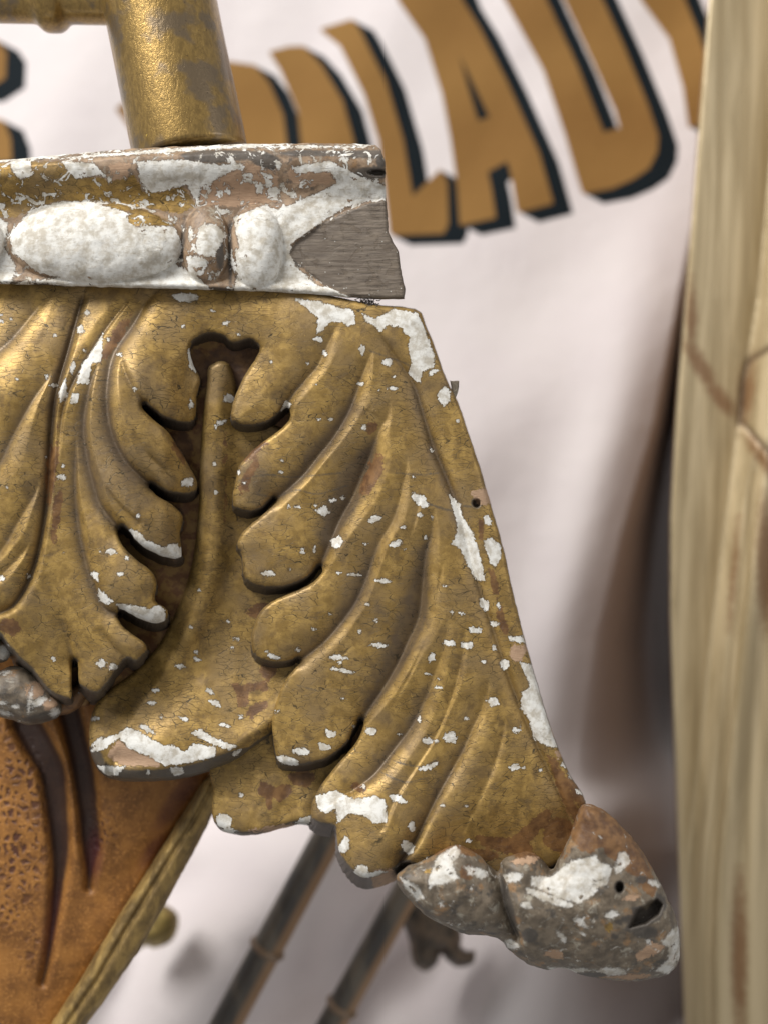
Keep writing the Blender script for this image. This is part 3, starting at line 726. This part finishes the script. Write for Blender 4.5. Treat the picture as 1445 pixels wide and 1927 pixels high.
relief('volute', VOL, vol_h, M_bare, cap, step=2.2, back=60, draft=(0, 0), edge=(16, 20, 10), rough=1.2,
       attrs=lambda X, Y, sd, e: {'flake': np.minimum(field(X, Y, VF, ragged=True), 30) - 3 * (field(X, Y, VS) > 0) * 10, 'wood': field(X, Y, VW, ragged=True), 'bole': field(X, Y, VB), 'dark_tone': field(X, Y, VS), 'gold': field(X, Y, [(1145, 1745, 8, 8), (815, 1640, 14, 6)])})

# small curled tip at the lower left
CURL = [(-80, 1275), (-30, 1268), (0, 1262), (20, 1254), (45, 1256), (75, 1280), (100, 1304), (116, 1322), (114, 1345), (90, 1358), (55, 1364), (20, 1354), (-30, 1342), (-80, 1330)]
relief('curled_tip', CURL, lambda X, Y, sd: (-28 + 34 * (1 - np.exp(-sd / 22)) + 2 * fbm(X, Y, 30, 71, 3), None), M_bare, cap, step=2.2, back=80, draft=(0, 0), edge=(16, 18, 4),
       attrs=lambda X, Y, sd, e: {'flake': field(X, Y, [(57, 1318, 3.5, 18, 8), (72, 1322, 15, 6, -30), (104, 1340, 10, 7, -40), (10, 1342, 9, 3, 20), (14, 1266, 7, 3), (28, 1330, 5, 3), (5, 1322, 7, 3)]),
                                  'wood': field(X, Y, [(66, 1300, 16, 18, 30), (95, 1325, 14, 12)]), 'bole': field(X, Y, [(0, 1, 1, 1)]), 'dark_tone': field(X, Y, [(80, 1350, 40, 8, -10)])})
CURL2 = [(96, 1300), (130, 1290), (160, 1290), (166, 1305), (152, 1330), (128, 1344), (104, 1342)]
relief('curled_tip', CURL2, lambda X, Y, sd: (-62 + 16 * (1 - np.exp(-sd / 14)), None), M_bare, cap, step=2.2, back=100, draft=(0, 0), edge=(9, 9, 4), attrs=lambda X, Y, sd, e: {'bole': np.full(X.shape, 5.0)})
CURL3 = [(-80, 1205), (-20, 1208), (6, 1206), (20, 1222), (18, 1238), (0, 1248), (-80, 1260)]
relief('curled_tip', CURL3, lambda X, Y, sd: (-30 + 16 * (1 - np.exp(-sd / 14)), None), M_bare, cap, step=2.2, back=80, draft=(0, 0), edge=(9, 9, 4), attrs=lambda X, Y, sd, e: {'flake': field(X, Y, [(8, 1228, 16, 13)])})

# small splinter on the outer edge
SPL = [(846, 716), (863, 717), (862, 735), (856, 752), (850, 745)]
relief('splinter', SPL, lambda X, Y, sd: (-20 + 0 * X, None), M_bare, cap, step=2, back=50, draft=(0, 0), edge=(4, 3, 0), smooth_n=0)

# ---------------------------------------------------------------- beaded moulding rail
rail = empty('beaded_moulding', 360, 560, 0, 'broken end of a white chipped moulding rail with carved beads above the gilded leaves', 'moulding')
BAR = [(-140, 312), (0, 302), (120, 291), (259, 279), (380, 274), (470, 271), (600, 270), (669, 271), (706, 273), (717, 282), (723, 301), (726, 326), (724, 344), (727, 377), (731, 436), (738, 455), (750, 474), (755, 510), (762, 544), (761, 563), (718, 564), (637, 558), (560, 552), (486, 548), (378, 545), (216, 541), (0, 534), (-140, 530)]
def bar_top(X): return np.interp(X, [-140, 0, 259, 470, 720], [312, 302, 279, 271, 275])
def bar_bot(X): return np.interp(X, [-140, 0, 216, 486, 760], [530, 534, 541, 548, 563])
BEADS = [(-110, 455, 120, 74), (182, 458, 168, 80), (388, 462, 46, 78), (482, 466, 52, 84)]
WEDGE = [(735, 374), (690, 383), (650, 400), (600, 425), (556, 458), (545, 478), (566, 500), (610, 535), (660, 559), (770, 568), (770, 540), (756, 470)]
def bar_h(X, Y, sd):
    v = (Y - bar_top(X)) / (bar_bot(X) - bar_top(X))
    H = 26 * smooth(0.0, .07, v) - 34 * smooth(.10, .40, v)        # lip, then cove down
    H += 12 * smooth(.9, .97, v)
    bead = np.full(X.shape, -99.0)
    for i, (cx, cy, rx, ry) in enumerate(BEADS):
        q = 1 - ((X - cx) / rx) ** 2 - ((Y - cy) / ry) ** 2
        bead = np.maximum(bead, np.where(q > 0, (50 if i < 2 else 44) * np.sqrt(np.clip(q, 0, 1)) - 14, -99))
    H = np.maximum(H, bead)
    w_ = field(X, Y, [WEDGE])
    flat = smooth(-3, 3, w_)
    H = H * (1 - flat) + flat * (-3 + .05 * (X - 650) + .35 * fbm(X * .1, Y, 5, 77, 2))
    # lump of gesso to the left of the break
    H += 10 * np.exp(-(((X - 560) / 55) ** 2 + ((Y - 420) / 45) ** 2)) * (1 - flat)
    gz = field(X, Y, BF, ragged=True)
    H += (1.6 * fbm(X, Y, 30, 81, 2) + .25 * fbm(X, Y, 7, 83, 2)) * (1 - flat)
    # split at the right end
    H -= 26 * np.clip(field(X, Y, [(712, 325, 22, 6)]) / 3, 0, 1)
    return H + 20, bead
BF = [
    [(440, 410), (500, 385), (560, 415), (548, 460), (556, 500), (600, 540), (640, 556), (440, 550), (455, 480)],
    [(119, 304), (178, 308), (211, 344), (189, 328), (146, 336), (130, 323)], [(20, 304), (58, 302), (58, 330), (40, 338), (24, 322)],
    [(259, 304), (345, 301), (410, 310), (459, 309), (420, 330), (378, 350), (372, 382), (351, 347), (286, 363), (264, 339)],
    [(551, 314), (621, 303), (669, 328), (729, 352), (729, 376), (690, 378), (648, 390), (610, 415), (572, 441), (545, 462), (518, 430), (530, 392), (594, 366), (637, 344), (620, 322), (560, 326)],
    [(-140, 400), (-20, 395), (14, 420), (10, 470), (30, 500), (20, 540), (-140, 540)],
    [(20, 440), (60, 395), (120, 378), (200, 380), (280, 400), (330, 430), (345, 470), (320, 510), (250, 535), (150, 532), (70, 510), (25, 475)],
    [(230, 505), (330, 498), (370, 520), (400, 548), (200, 548), (60, 530)], (395, 455, 30, 30, 30), (372, 500, 25, 25), (490, 430, 34, 34), (465, 500, 30, 40), (520, 520, 40, 24), (560, 545, 90, 9, 2), (600, 520, 30, 6, 40),
    (640, 556, 100, 5, 3), (505, 345, 8, 10), (488, 355, 8, 12), (515, 362, 14, 9), (430, 360, 7, 7), (470, 330, 10, 4), (330, 283, 340, 3.5, -4), (60, 296, 120, 4, -5), (560, 276, 150, 2.5)]
BW = [[(378, 322), (464, 306), (524, 323), (526, 380), (480, 384), (443, 390), (378, 384)], [(205, 308), (250, 305), (240, 335), (212, 340)], [(290, 345), (330, 335), (340, 350), (300, 362)], (705, 362, 26, 12), (590, 330, 50, 20), (290, 455, 22, 20), (500, 400, 30, 14)]
BG = [[(-140, 312), (60, 304), (125, 305), (140, 330), (190, 335), (255, 330), (270, 360), (345, 352), (372, 385), (340, 402), (240, 385), (110, 378), (20, 410), (-140, 400)], [(180, 382), (240, 380), (290, 402), (330, 425), (280, 425), (262, 404), (240, 400)], (262, 412, 22, 14)]
BS = [[(340, 290), (380, 282), (500, 284), (530, 300), (515, 322), (490, 318), (470, 300), (400, 308), (350, 303)], (700, 326, 36, 12), (718, 300, 10, 20), (570, 490, 20, 14), (690, 290, 60, 8), (600, 288, 90, 6), (343, 470, 4, 60, 5), (434, 480, 4, 70), (600, 518, 30, 7, 35), (415, 480, 8, 30)]
def bar_attr(X, Y, sd, bead):
    wd = field(X, Y, [WEDGE])
    fl = np.where(wd > -1.5, np.minimum(-wd - 2, 30), field(X, Y, BF, ragged=True))
    fl = np.minimum(fl, -field(X, Y, BG[1:]) - 1)
    gw = field(X, Y, BG[:1]); gw = np.minimum(gw, -np.maximum(bead, -6) )
    return {'flake': fl, 'wood': np.where(wd > -2, -20, field(X, Y, BW)), 'gold': np.maximum(np.minimum(gw, -field(X, Y, BF[:3])), field(X, Y, BG[1:])), 'dark_tone': field(X, Y, BS), 'grey': wd}
def bar_material():
    m = carved_material('chipped_gesso_rail', 'rail', flake_extra=.57, erode=3.2)
    t = m.node_tree
    b = next(n for n in t.nodes if n.type == 'BSDF_PRINCIPLED')
    old = b.inputs['Base Color'].links[0].from_socket
    g = G.__new__(G); g.m = m; g.t = t; g.n = t.nodes
    P = g.attr('pos', True)
    grain = g.noise(g.map(P, (.05, 1, 1.0)), 1 / 2.6, 4, .65)
    wc = g.mix(g.step(grain, .3, .7), (0.075, 0.056, 0.041), (0.20, 0.160, 0.12))
    wc = g.mix(g.mul(g.step(g.noise(P, 1 / 40, 3), .45, .65), .5), wc, (0.10, 0.075, 0.055))
    dots = g.step(g.voro(P, 1 / 14, 'F1'), .05, .10, 1, 0)
    wc = g.mix(g.mul(dots, .8), wc, (0.6, 0.6, 0.56))
    mk = g.step(g.add(g.attr('grey'), g.mul(g.sub(g.noise(P, 1 / 9, 4, .7), .5), 18)), -.8, .8)
    t.links.new(g.mix(mk, old, wc), b.inputs['Base Color'])
    return m
M_rail = bar_material()
def bar_sel(x, y):
    lab = np.zeros(x.shape, int)
    for i, (cx, cy, rx, ry) in enumerate(BEADS):
        q = ((x - cx) / rx) ** 2 + ((y - cy) / ry) ** 2
        lab = np.where((q < .97) & ((x < 549) | (q < .8)), i + 1, lab)
    lab = np.where(field(x, y, [WEDGE]) > 0, 5, lab)
    return lab
relief('rail_body', BAR, bar_h, M_rail, rail, step=1.8, back=70, draft=(0, 0), attrs=bar_attr, edge=(7, 7, 2), rough=.9, smooth_n=0, wallattr={'dark_tone': 4.0}, select=bar_sel,
       names=[('rail_body', None), ('oval_bead', 'white oval bead cut off by the left picture edge'), ('oval_bead', 'long white oval bead seen whole'), ('disc_bead', 'brown and white disc bead next to the oval'), ('disc_bead', 'disc bead next to the bare grey break'), ('broken_end', 'bare grey wood wedge at the broken end')])

# dust tuft hanging between rail and leaf
def tube_mesh(paths, seg=5):
    V = []; F = []
    for pts, rad in paths:
        pts = [np.array(p, float) for p in pts]
        b0 = len(V)
        for i, p in enumerate(pts):
            a = pts[max(i - 1, 0)]; b = pts[min(i + 1, len(pts) - 1)]
            t = b - a; t /= (np.linalg.norm(t) + 1e-9)
            n = np.cross(t, (0, 1, 0.01)); n /= (np.linalg.norm(n) + 1e-9); m = np.cross(t, n)
            r = rad[i] if hasattr(rad, '__len__') else rad
            for k in range(seg):
                an = 2 * math.pi * k / seg
                V.append(p + r * (n * math.cos(an) + m * math.sin(an)))
        for i in range(len(pts) - 1):
            for k in range(seg):
                k2 = (k + 1) % seg
                F.append([b0 + i * seg + k, b0 + i * seg + k2, b0 + (i + 1) * seg + k2, b0 + (i + 1) * seg + k])
        F.append([b0 + k for k in range(seg)]); F.append([b0 + (len(pts) - 1) * seg + k for k in range(seg)][::-1])
    return np.array(V), F
def simple(name, col, rough=.6, metal=0.0):
    g = G(name); P = g.attr('pos', True)
    n = g.noise(P, 1 / 12, 3)
    return g.bsdf(g.mix(n, tuple(c * .7 for c in col), tuple(min(1, c * 1.25) for c in col)), rough, metal, g.mul(n, 1.0))
M_dust = simple('grey_dust', (0.10, 0.085, 0.075), .9)
paths = []
rr = random.Random(8)
for k in range(240):
    cx, cy = rr.gauss(690, 10), rr.gauss(578, 8)
    an = rr.uniform(0, 6.28); L = rr.uniform(5, 14); bend = rr.uniform(-1, 1)
    pts = []
    for i in range(5):
        t = i / 4 - .5
        x = cx + math.cos(an) * L * t - math.sin(an) * bend * 8 * t * t
        y = cy + math.sin(an) * L * t + math.cos(an) * bend * 8 * t * t
        pts.append(unproject(np.array(x), np.array(y), np.array(6 + rr.uniform(-14, 10))))
    paths.append((pts, rr.uniform(.5, .9) * S))
for x0, y0, x1, y1, bx, by in [(660, 585, 645, 607, 636, 592), (668, 578, 640, 612, 655, 590), (700, 585, 712, 604, 712, 592), (672, 560, 640, 540, 650, 555)]:
    pts = []
    for i in range(8):
        t = i / 7
        pts.append(unproject(np.array((1 - t) ** 2 * x0 + 2 * t * (1 - t) * bx + t * t * x1), np.array((1 - t) ** 2 * y0 + 2 * t * (1 - t) * by + t * t * y1), np.array(12.)))
    paths.append((pts, .45 * S))
V, F = tube_mesh(paths, 4)
o = make('dust_tuft', V, F, M_dust, None)
tag(o, 'tiny grey tuft of dust and hairs caught between rail and leaf', 'dust')

# ---------------------------------------------------------------- gilded rods above
def rod_mesh(axis, radfn, n=60, seg=48):
    """axis: two (px,py,h) ends; radfn(t)->radius in units"""
    a = unproject(*[np.array(float(v)) for v in axis[0]]); b = unproject(*[np.array(float(v)) for v in axis[1]])
    t = (b - a); L = np.linalg.norm(t); t /= L
    nn = np.cross(t, (0, 1, 0)); nn /= np.linalg.norm(nn); mm = np.cross(t, nn)
    V = []; F = []
    for i in range(n + 1):
        f = i / n; r = radfn(f) * S
        for k in range(seg):
            an = 2 * math.pi * k / seg
            V.append(a + t * L * f + r * (nn * math.cos(an) + mm * math.sin(an)))
    for i in range(n):
        for k in range(seg):
            k2 = (k + 1) % seg
            F.append([i * seg + k, i * seg + k2, (i + 1) * seg + k2, (i + 1) * seg + k])
    F.append([k for k in range(seg)][::-1]); F.append([n * seg + k for k in range(seg)])
    return np.array(V), F
def rod_material():
    g = G('rubbed_gilt_rod')
    P = g.attr('pos', True)
    br = g.noise(g.map(P, (1, 1, .45), (0, -.55, 0)), 1 / 7, 4, .65, dist=.4)
    c = g.mix(g.step(br, .3, .7), (0.235, 0.15, 0.045), (0.39, 0.25, 0.075))
    c = g.mix(g.step(g.noise(P, 1 / 70, 3, w=3), .5, .62), c, (0.20, 0.145, 0.085))
    c = g.mix(g.step(g.noise(P, 1 / 3, 2, w=5), .68, .74), c, (0.03, 0.02, 0.01))
    c = g.mix(g.step(g.noise(P, 1 / 8, 2, w=6), .74, .78), c, (0.8, 0.55, 0.12))
    return g.bsdf(c, g.mixf(br, .36, .27), .7, g.add(g.mul(br, .9), g.mul(g.noise(P, 1 / 3, 3), .4)), coat=.5)
M_rod = rod_material()
V, F = rod_mesh(((268, -160, -118), (362, 300, -118)), lambda f: 113 + .8 * math.sin(f * 9))
o = make('gilded_post', V, F, M_rod); tag(o, 'thick round gilded rod rising from behind the white chipped rail', 'rod')
def ringed(f):
    return 42 + 14 * math.exp(-((f - .52) / .022) ** 2) + 10 * math.exp(-((f - .455) / .02) ** 2)
V, F = rod_mesh(((-260, -4, -150), (300, 6, -150)), lambda f: 43 + 17 * math.exp(-(((f - .640) / .045) ** 4)), n=120)
o = make('crossbar', V, F, M_rod); tag(o, 'thin horizontal gilded crossbar with a raised ring, top left corner', 'rod')

# ---------------------------------------------------------------- leather and its gilt edge, lower left
def leather_material():
    g = G('mottled_leather')
    P = g.attr('pos', True)
    n = g.noise(P, 1 / 55, 4, .6); f = g.noise(P, 1 / 6, 4, .65)
    c = g.mix(g.step(n, .35, .68), (0.175, 0.072, 0.017), (0.34, 0.150, 0.034))
    c = g.mix(g.step(f, .5, .72), c, (0.46, 0.215, 0.055))
    pit = g.voro(g.vadd(P, g.noise(P, 1 / 20, 3, color=True), 26), 1 / 20)
    pm = g.mul(g.step(pit, .10, .34), g.step(g.add(g.attr('pits'), g.mul(g.sub(n, .5), 60)), -26, 30))
    c = g.mix(g.mul(pm, .9), c, (0.07, 0.024, 0.017))
    cm = g.step(g.add(g.attr('crease'), g.mul(g.sub(f, .5), 9)), -5, 5)
    c = g.mix(g.mul(cm, .92), c, (0.028, 0.015, 0.014))
    rm = g.step(g.add(g.attr('red'), g.mul(g.sub(f, .5), 12)), -10, 8)
    c = g.mix(g.mul(rm, .55), c, (0.09, 0.018, 0.020))
    h = g.add(g.mul(pm, -2.5), g.mul(f, 1.4))
    return g.bsdf(c, .52, 0, h, spec=.4)
M_leather = leather_material()
LEA = [(-160, 1180), (0, 1200), (60, 1240), (180, 1260), (400, 1330), (392, 1470), (372, 1500), (300, 1610), (230, 1740), (160, 1850), (110, 1960), (60, 2080), (-160, 2080)]
CREASE = [[(50, 1360, 20), (72, 1400, 20), (98, 1450, 18), (108, 1520, 15), (114, 1600, 12), (108, 1680, 7), (98, 1760, 3), (88, 1820, 1.5), (80, 1850, 0)],
          [(128, 1330, 16), (146, 1400, 15), (160, 1470, 15), (168, 1540, 13), (172, 1590, 13), (170, 1640, 4), (168, 1670, 1)]]
def lea_h(X, Y, sd):
    c = lines_field(X, Y, [[(a_, b_, w_ * 1.3) for a_, b_, w_ in q_] for q_ in CREASE])
    return -260 + 30 * (1 - np.exp(-sd / 60)) - 26 * smooth(-16, 14, c) + 6 * fbm(X, Y, 120, 91, 3), c
o = relief('leather_panel', LEA, lea_h, M_leather, None, step=3, back=420, draft=(0, 0), edge=(14, 16, 0),
           attrs=lambda X, Y, sd, c: {'crease': c, 'pits': np.maximum(field(X, Y, [(15, 1560, 75, 190), (190, 1570, 30, 40), (60, 1780, 20, 40)]), -30), 'red': field(X, Y, [(335, 1505, 16, 70, 35), (95, 1740, 10, 60, 10), (178, 1610, 16, 40), (290, 1600, 14, 40, 35)])})
tag(o, 'orange-brown mottled leather panel with two dark vertical creases', 'leather')

M_oldgilt = None
def oldgilt(name, a, b, streak=(1, 1, 1), metal=.45, rot=(0, 0, 0), rough=.5, stain=None):
    g = G(name); P = g.attr('pos', True)
    n = g.noise(g.map(P, streak, rot), 1 / 40, 5, .6, dist=.4)
    c = g.mix(g.step(n, .36, .64), a, b)
    n2 = g.noise(g.map(P, streak, rot), 1 / 16, 3, .6, w=4)
    c = g.mix(g.mul(g.step(n2, .55, .75), .35), c, tuple(v * .5 for v in a))
    if stain:
        f = g.noise(P, 1 / 16, 3)
        m = g.step(g.add(g.attr('stain'), g.mul(g.sub(f, .5), 16)), -9, 9)
        c = g.mix(g.mul(m, .85), c, stain)
        m = g.mul(g.step(g.attr('joint'), -7, 3), .85)
        c = g.mix(m, c, (0.085, 0.048, 0.026))
    return g.bsdf(c, rough, metal, g.mul(n, 4))
M_edge = oldgilt('old_gilt_edge', (0.19, 0.125, 0.048), (0.42, 0.28, 0.095), (1, 1, .45), rot=(0, .55, 0))
EDG = [(398, 1455), (425, 1468), (418, 1500), (372, 1590), (318, 1690), (262, 1790), (200, 1880), (140, 1960), (60, 2080), (20, 2080), (98, 1925), (160, 1830), (220, 1730), (290, 1620), (345, 1530), (378, 1478)]
def edg_h(X, Y, sd):
    d, par, side = seg_dist(X, Y, np.array([(385, 1475), (352, 1535), (298, 1622), (228, 1735), (168, 1838), (105, 1930), (30, 2080)], float), False)
    g = 10 * np.exp(-((d - 16) / 5) ** 2)
    return -205 + 26 * (1 - np.exp(-sd / 12)) - g + 2 * fbm(X, Y, 30, 93, 3), None
o = relief('gilt_edge_strip', EDG, edg_h, M_edge, None, step=2.5, back=280, draft=(0, 0), edge=(12, 18, 0), smooth_n=0)
tag(o, 'old gilded wooden strip running diagonally along the leather panel edge', 'strip')

# ---------------------------------------------------------------- bamboo rods, blurred behind
def bamboo_mat():
    g = G('dark_bamboo'); P = g.attr('pos', True)
    n = g.noise(g.map(P, (1, 1, .3), (0, .6, 0)), 1 / 50, 4)
    c = g.mix(g.step(n, .35, .65), (0.055, 0.050, 0.045), (0.13, 0.11, 0.085))
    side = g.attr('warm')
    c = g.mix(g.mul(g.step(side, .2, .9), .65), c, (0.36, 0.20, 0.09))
    return g.bsdf(c, .4, .1, g.mul(n, 2))
M_bam = bamboo_mat()
def bamboo(name, a, b, r, nodes, label, group):
    L = math.hypot(b[0] - a[0], b[1] - a[1])
    root = empty(name, b[0], b[1], b[2], label, 'rod', group)
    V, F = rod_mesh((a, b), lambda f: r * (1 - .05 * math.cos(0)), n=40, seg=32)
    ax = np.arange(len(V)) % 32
    warm = np.clip((np.cos(2 * math.pi * ax / 32 - WOFF) - .45) / .5, 0, 1)  # warm highlight painted along the right-hand side of the cane
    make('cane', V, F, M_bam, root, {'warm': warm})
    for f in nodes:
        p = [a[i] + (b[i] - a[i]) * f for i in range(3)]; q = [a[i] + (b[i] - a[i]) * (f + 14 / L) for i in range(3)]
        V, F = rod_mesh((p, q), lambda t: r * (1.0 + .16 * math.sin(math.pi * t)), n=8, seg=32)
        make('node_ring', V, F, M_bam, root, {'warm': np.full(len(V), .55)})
    return root
WOFF = math.radians(28)
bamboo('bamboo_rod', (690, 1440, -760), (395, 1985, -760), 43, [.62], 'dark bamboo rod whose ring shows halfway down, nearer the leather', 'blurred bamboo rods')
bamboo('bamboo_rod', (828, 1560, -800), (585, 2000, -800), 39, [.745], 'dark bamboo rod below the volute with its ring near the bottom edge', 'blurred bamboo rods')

# blurred ornaments far behind
M_orn_dark = oldgilt('dark_ornament', (0.06, 0.05, 0.04), (0.17, 0.12, 0.08))
M_orn_gold = oldgilt('yellow_ornament', (0.20, 0.14, 0.04), (0.42, 0.31, 0.10))
ORN = [(745, 1700), (790, 1690), (850, 1708), (868, 1760), (866, 1778), (880, 1790), (892, 1788), (890, 1812), (860, 1820), (838, 1806), (830, 1790), (822, 1812), (800, 1828), (776, 1812), (770, 1775), (760, 1745)]
o = relief('carved_leaf_ornament', ORN, lambda X, Y, sd: (-960 + 60 * (1 - np.exp(-sd / 25)), None), M_orn_dark, None, step=4, back=1040, draft=(0, 0), edge=(16, 24, 0))
tag(o, 'small dark leaf-shaped ornament blurred on the cloth under the volute', 'ornament')
ORN2 = [(236, 1768), (262, 1748), (285, 1722), (292, 1700), (318, 1706), (336, 1722), (334, 1752), (318, 1775), (290, 1785), (275, 1780), (256, 1790)]
o = relief('knob_ornament', ORN2, lambda X, Y, sd: (-960 + 50 * (1 - np.exp(-sd / 20)), None), M_orn_gold, None, step=4, back=1040, draft=(0, 0), edge=(16, 24, 0))
tag(o, 'small yellow curled ornament blurred on the cloth beside the diagonal strip', 'ornament')

# ---------------------------------------------------------------- pale gilded frame on the right
M_post = oldgilt('pale_worn_gilding', (0.36, 0.275, 0.15), (0.56, 0.45, 0.275), (1, 1, .03), metal=.2, rough=.45, stain=(0.20, 0.095, 0.035))
RIDGE = [(1470, 100), (1446, 330), (1425, 560), (1405, 680), (1390, 785), (1365, 980), (1340, 1180), (1318, 1400), (1295, 1600), (1285, 1800), (1290, 2080)]
PSX = [(1342, -160), (1333, 0), (1271, 790), (1261, 980), (1261, 1150), (1267, 1350), (1293, 2100), (1700, 2100), (1700, -160)]
def post_h(X, Y, sd):
    R_ = np.array(RIDGE, float)
    rx = np.interp(Y, R_[:, 1], R_[:, 0])
    d = X - rx
    H = -820 + np.where(d < 0, -.75 * d, 1.5 * np.minimum(d, 60) - .6 * np.maximum(d - 60, 0))
    g2 = 16 * np.exp(-((d - 48) / 10) ** 2) * smooth(820, 900, Y) + 14 * np.exp(-((d - 100) / 16) ** 2) * smooth(820, 900, Y)
    j = lines_field(X, Y, [[(1391, 800, 1), (1395, 760, 2.5), (1402, 690, 1.5), (1445, 657, 2.5), (1520, 600, 3)], [(1392, 790, 1), (1445, 850, 2.5), (1520, 930, 3)]])
    H = H - g2 * 1.4 - 8 * smooth(-10, 4, j)
    return H + 1.5 * fbm(X, Y * .4, 90, 97, 2), j
o = relief('gilded_wooden_post', PSX, post_h, M_post, None, step=4, back=1900, draft=(0, 0), wallattr={'stain': 30}, edge=(14, 16, 0), smooth_n=0, rough=0,  # walls run deep and unseen, added to keep light out of the cloth fold
           attrs=lambda X, Y, sd, j: {'joint': j, 'stain': np.maximum(field(X, Y, [(1300, 600, 10, 60), (1318, 690, 14, 60, -30), (1355, 750, 14, 40, -40), (1405, 740, 12, 60, 8), (1440, 870, 12, 60, -35), (1440, 1060, 18, 120), (1380, 1080, 6, 90, 5), (1390, 1800, 14, 150)]), -30)})
tag(o, 'pale worn gilded wooden post with an open mitre joint, along the right side', 'post')
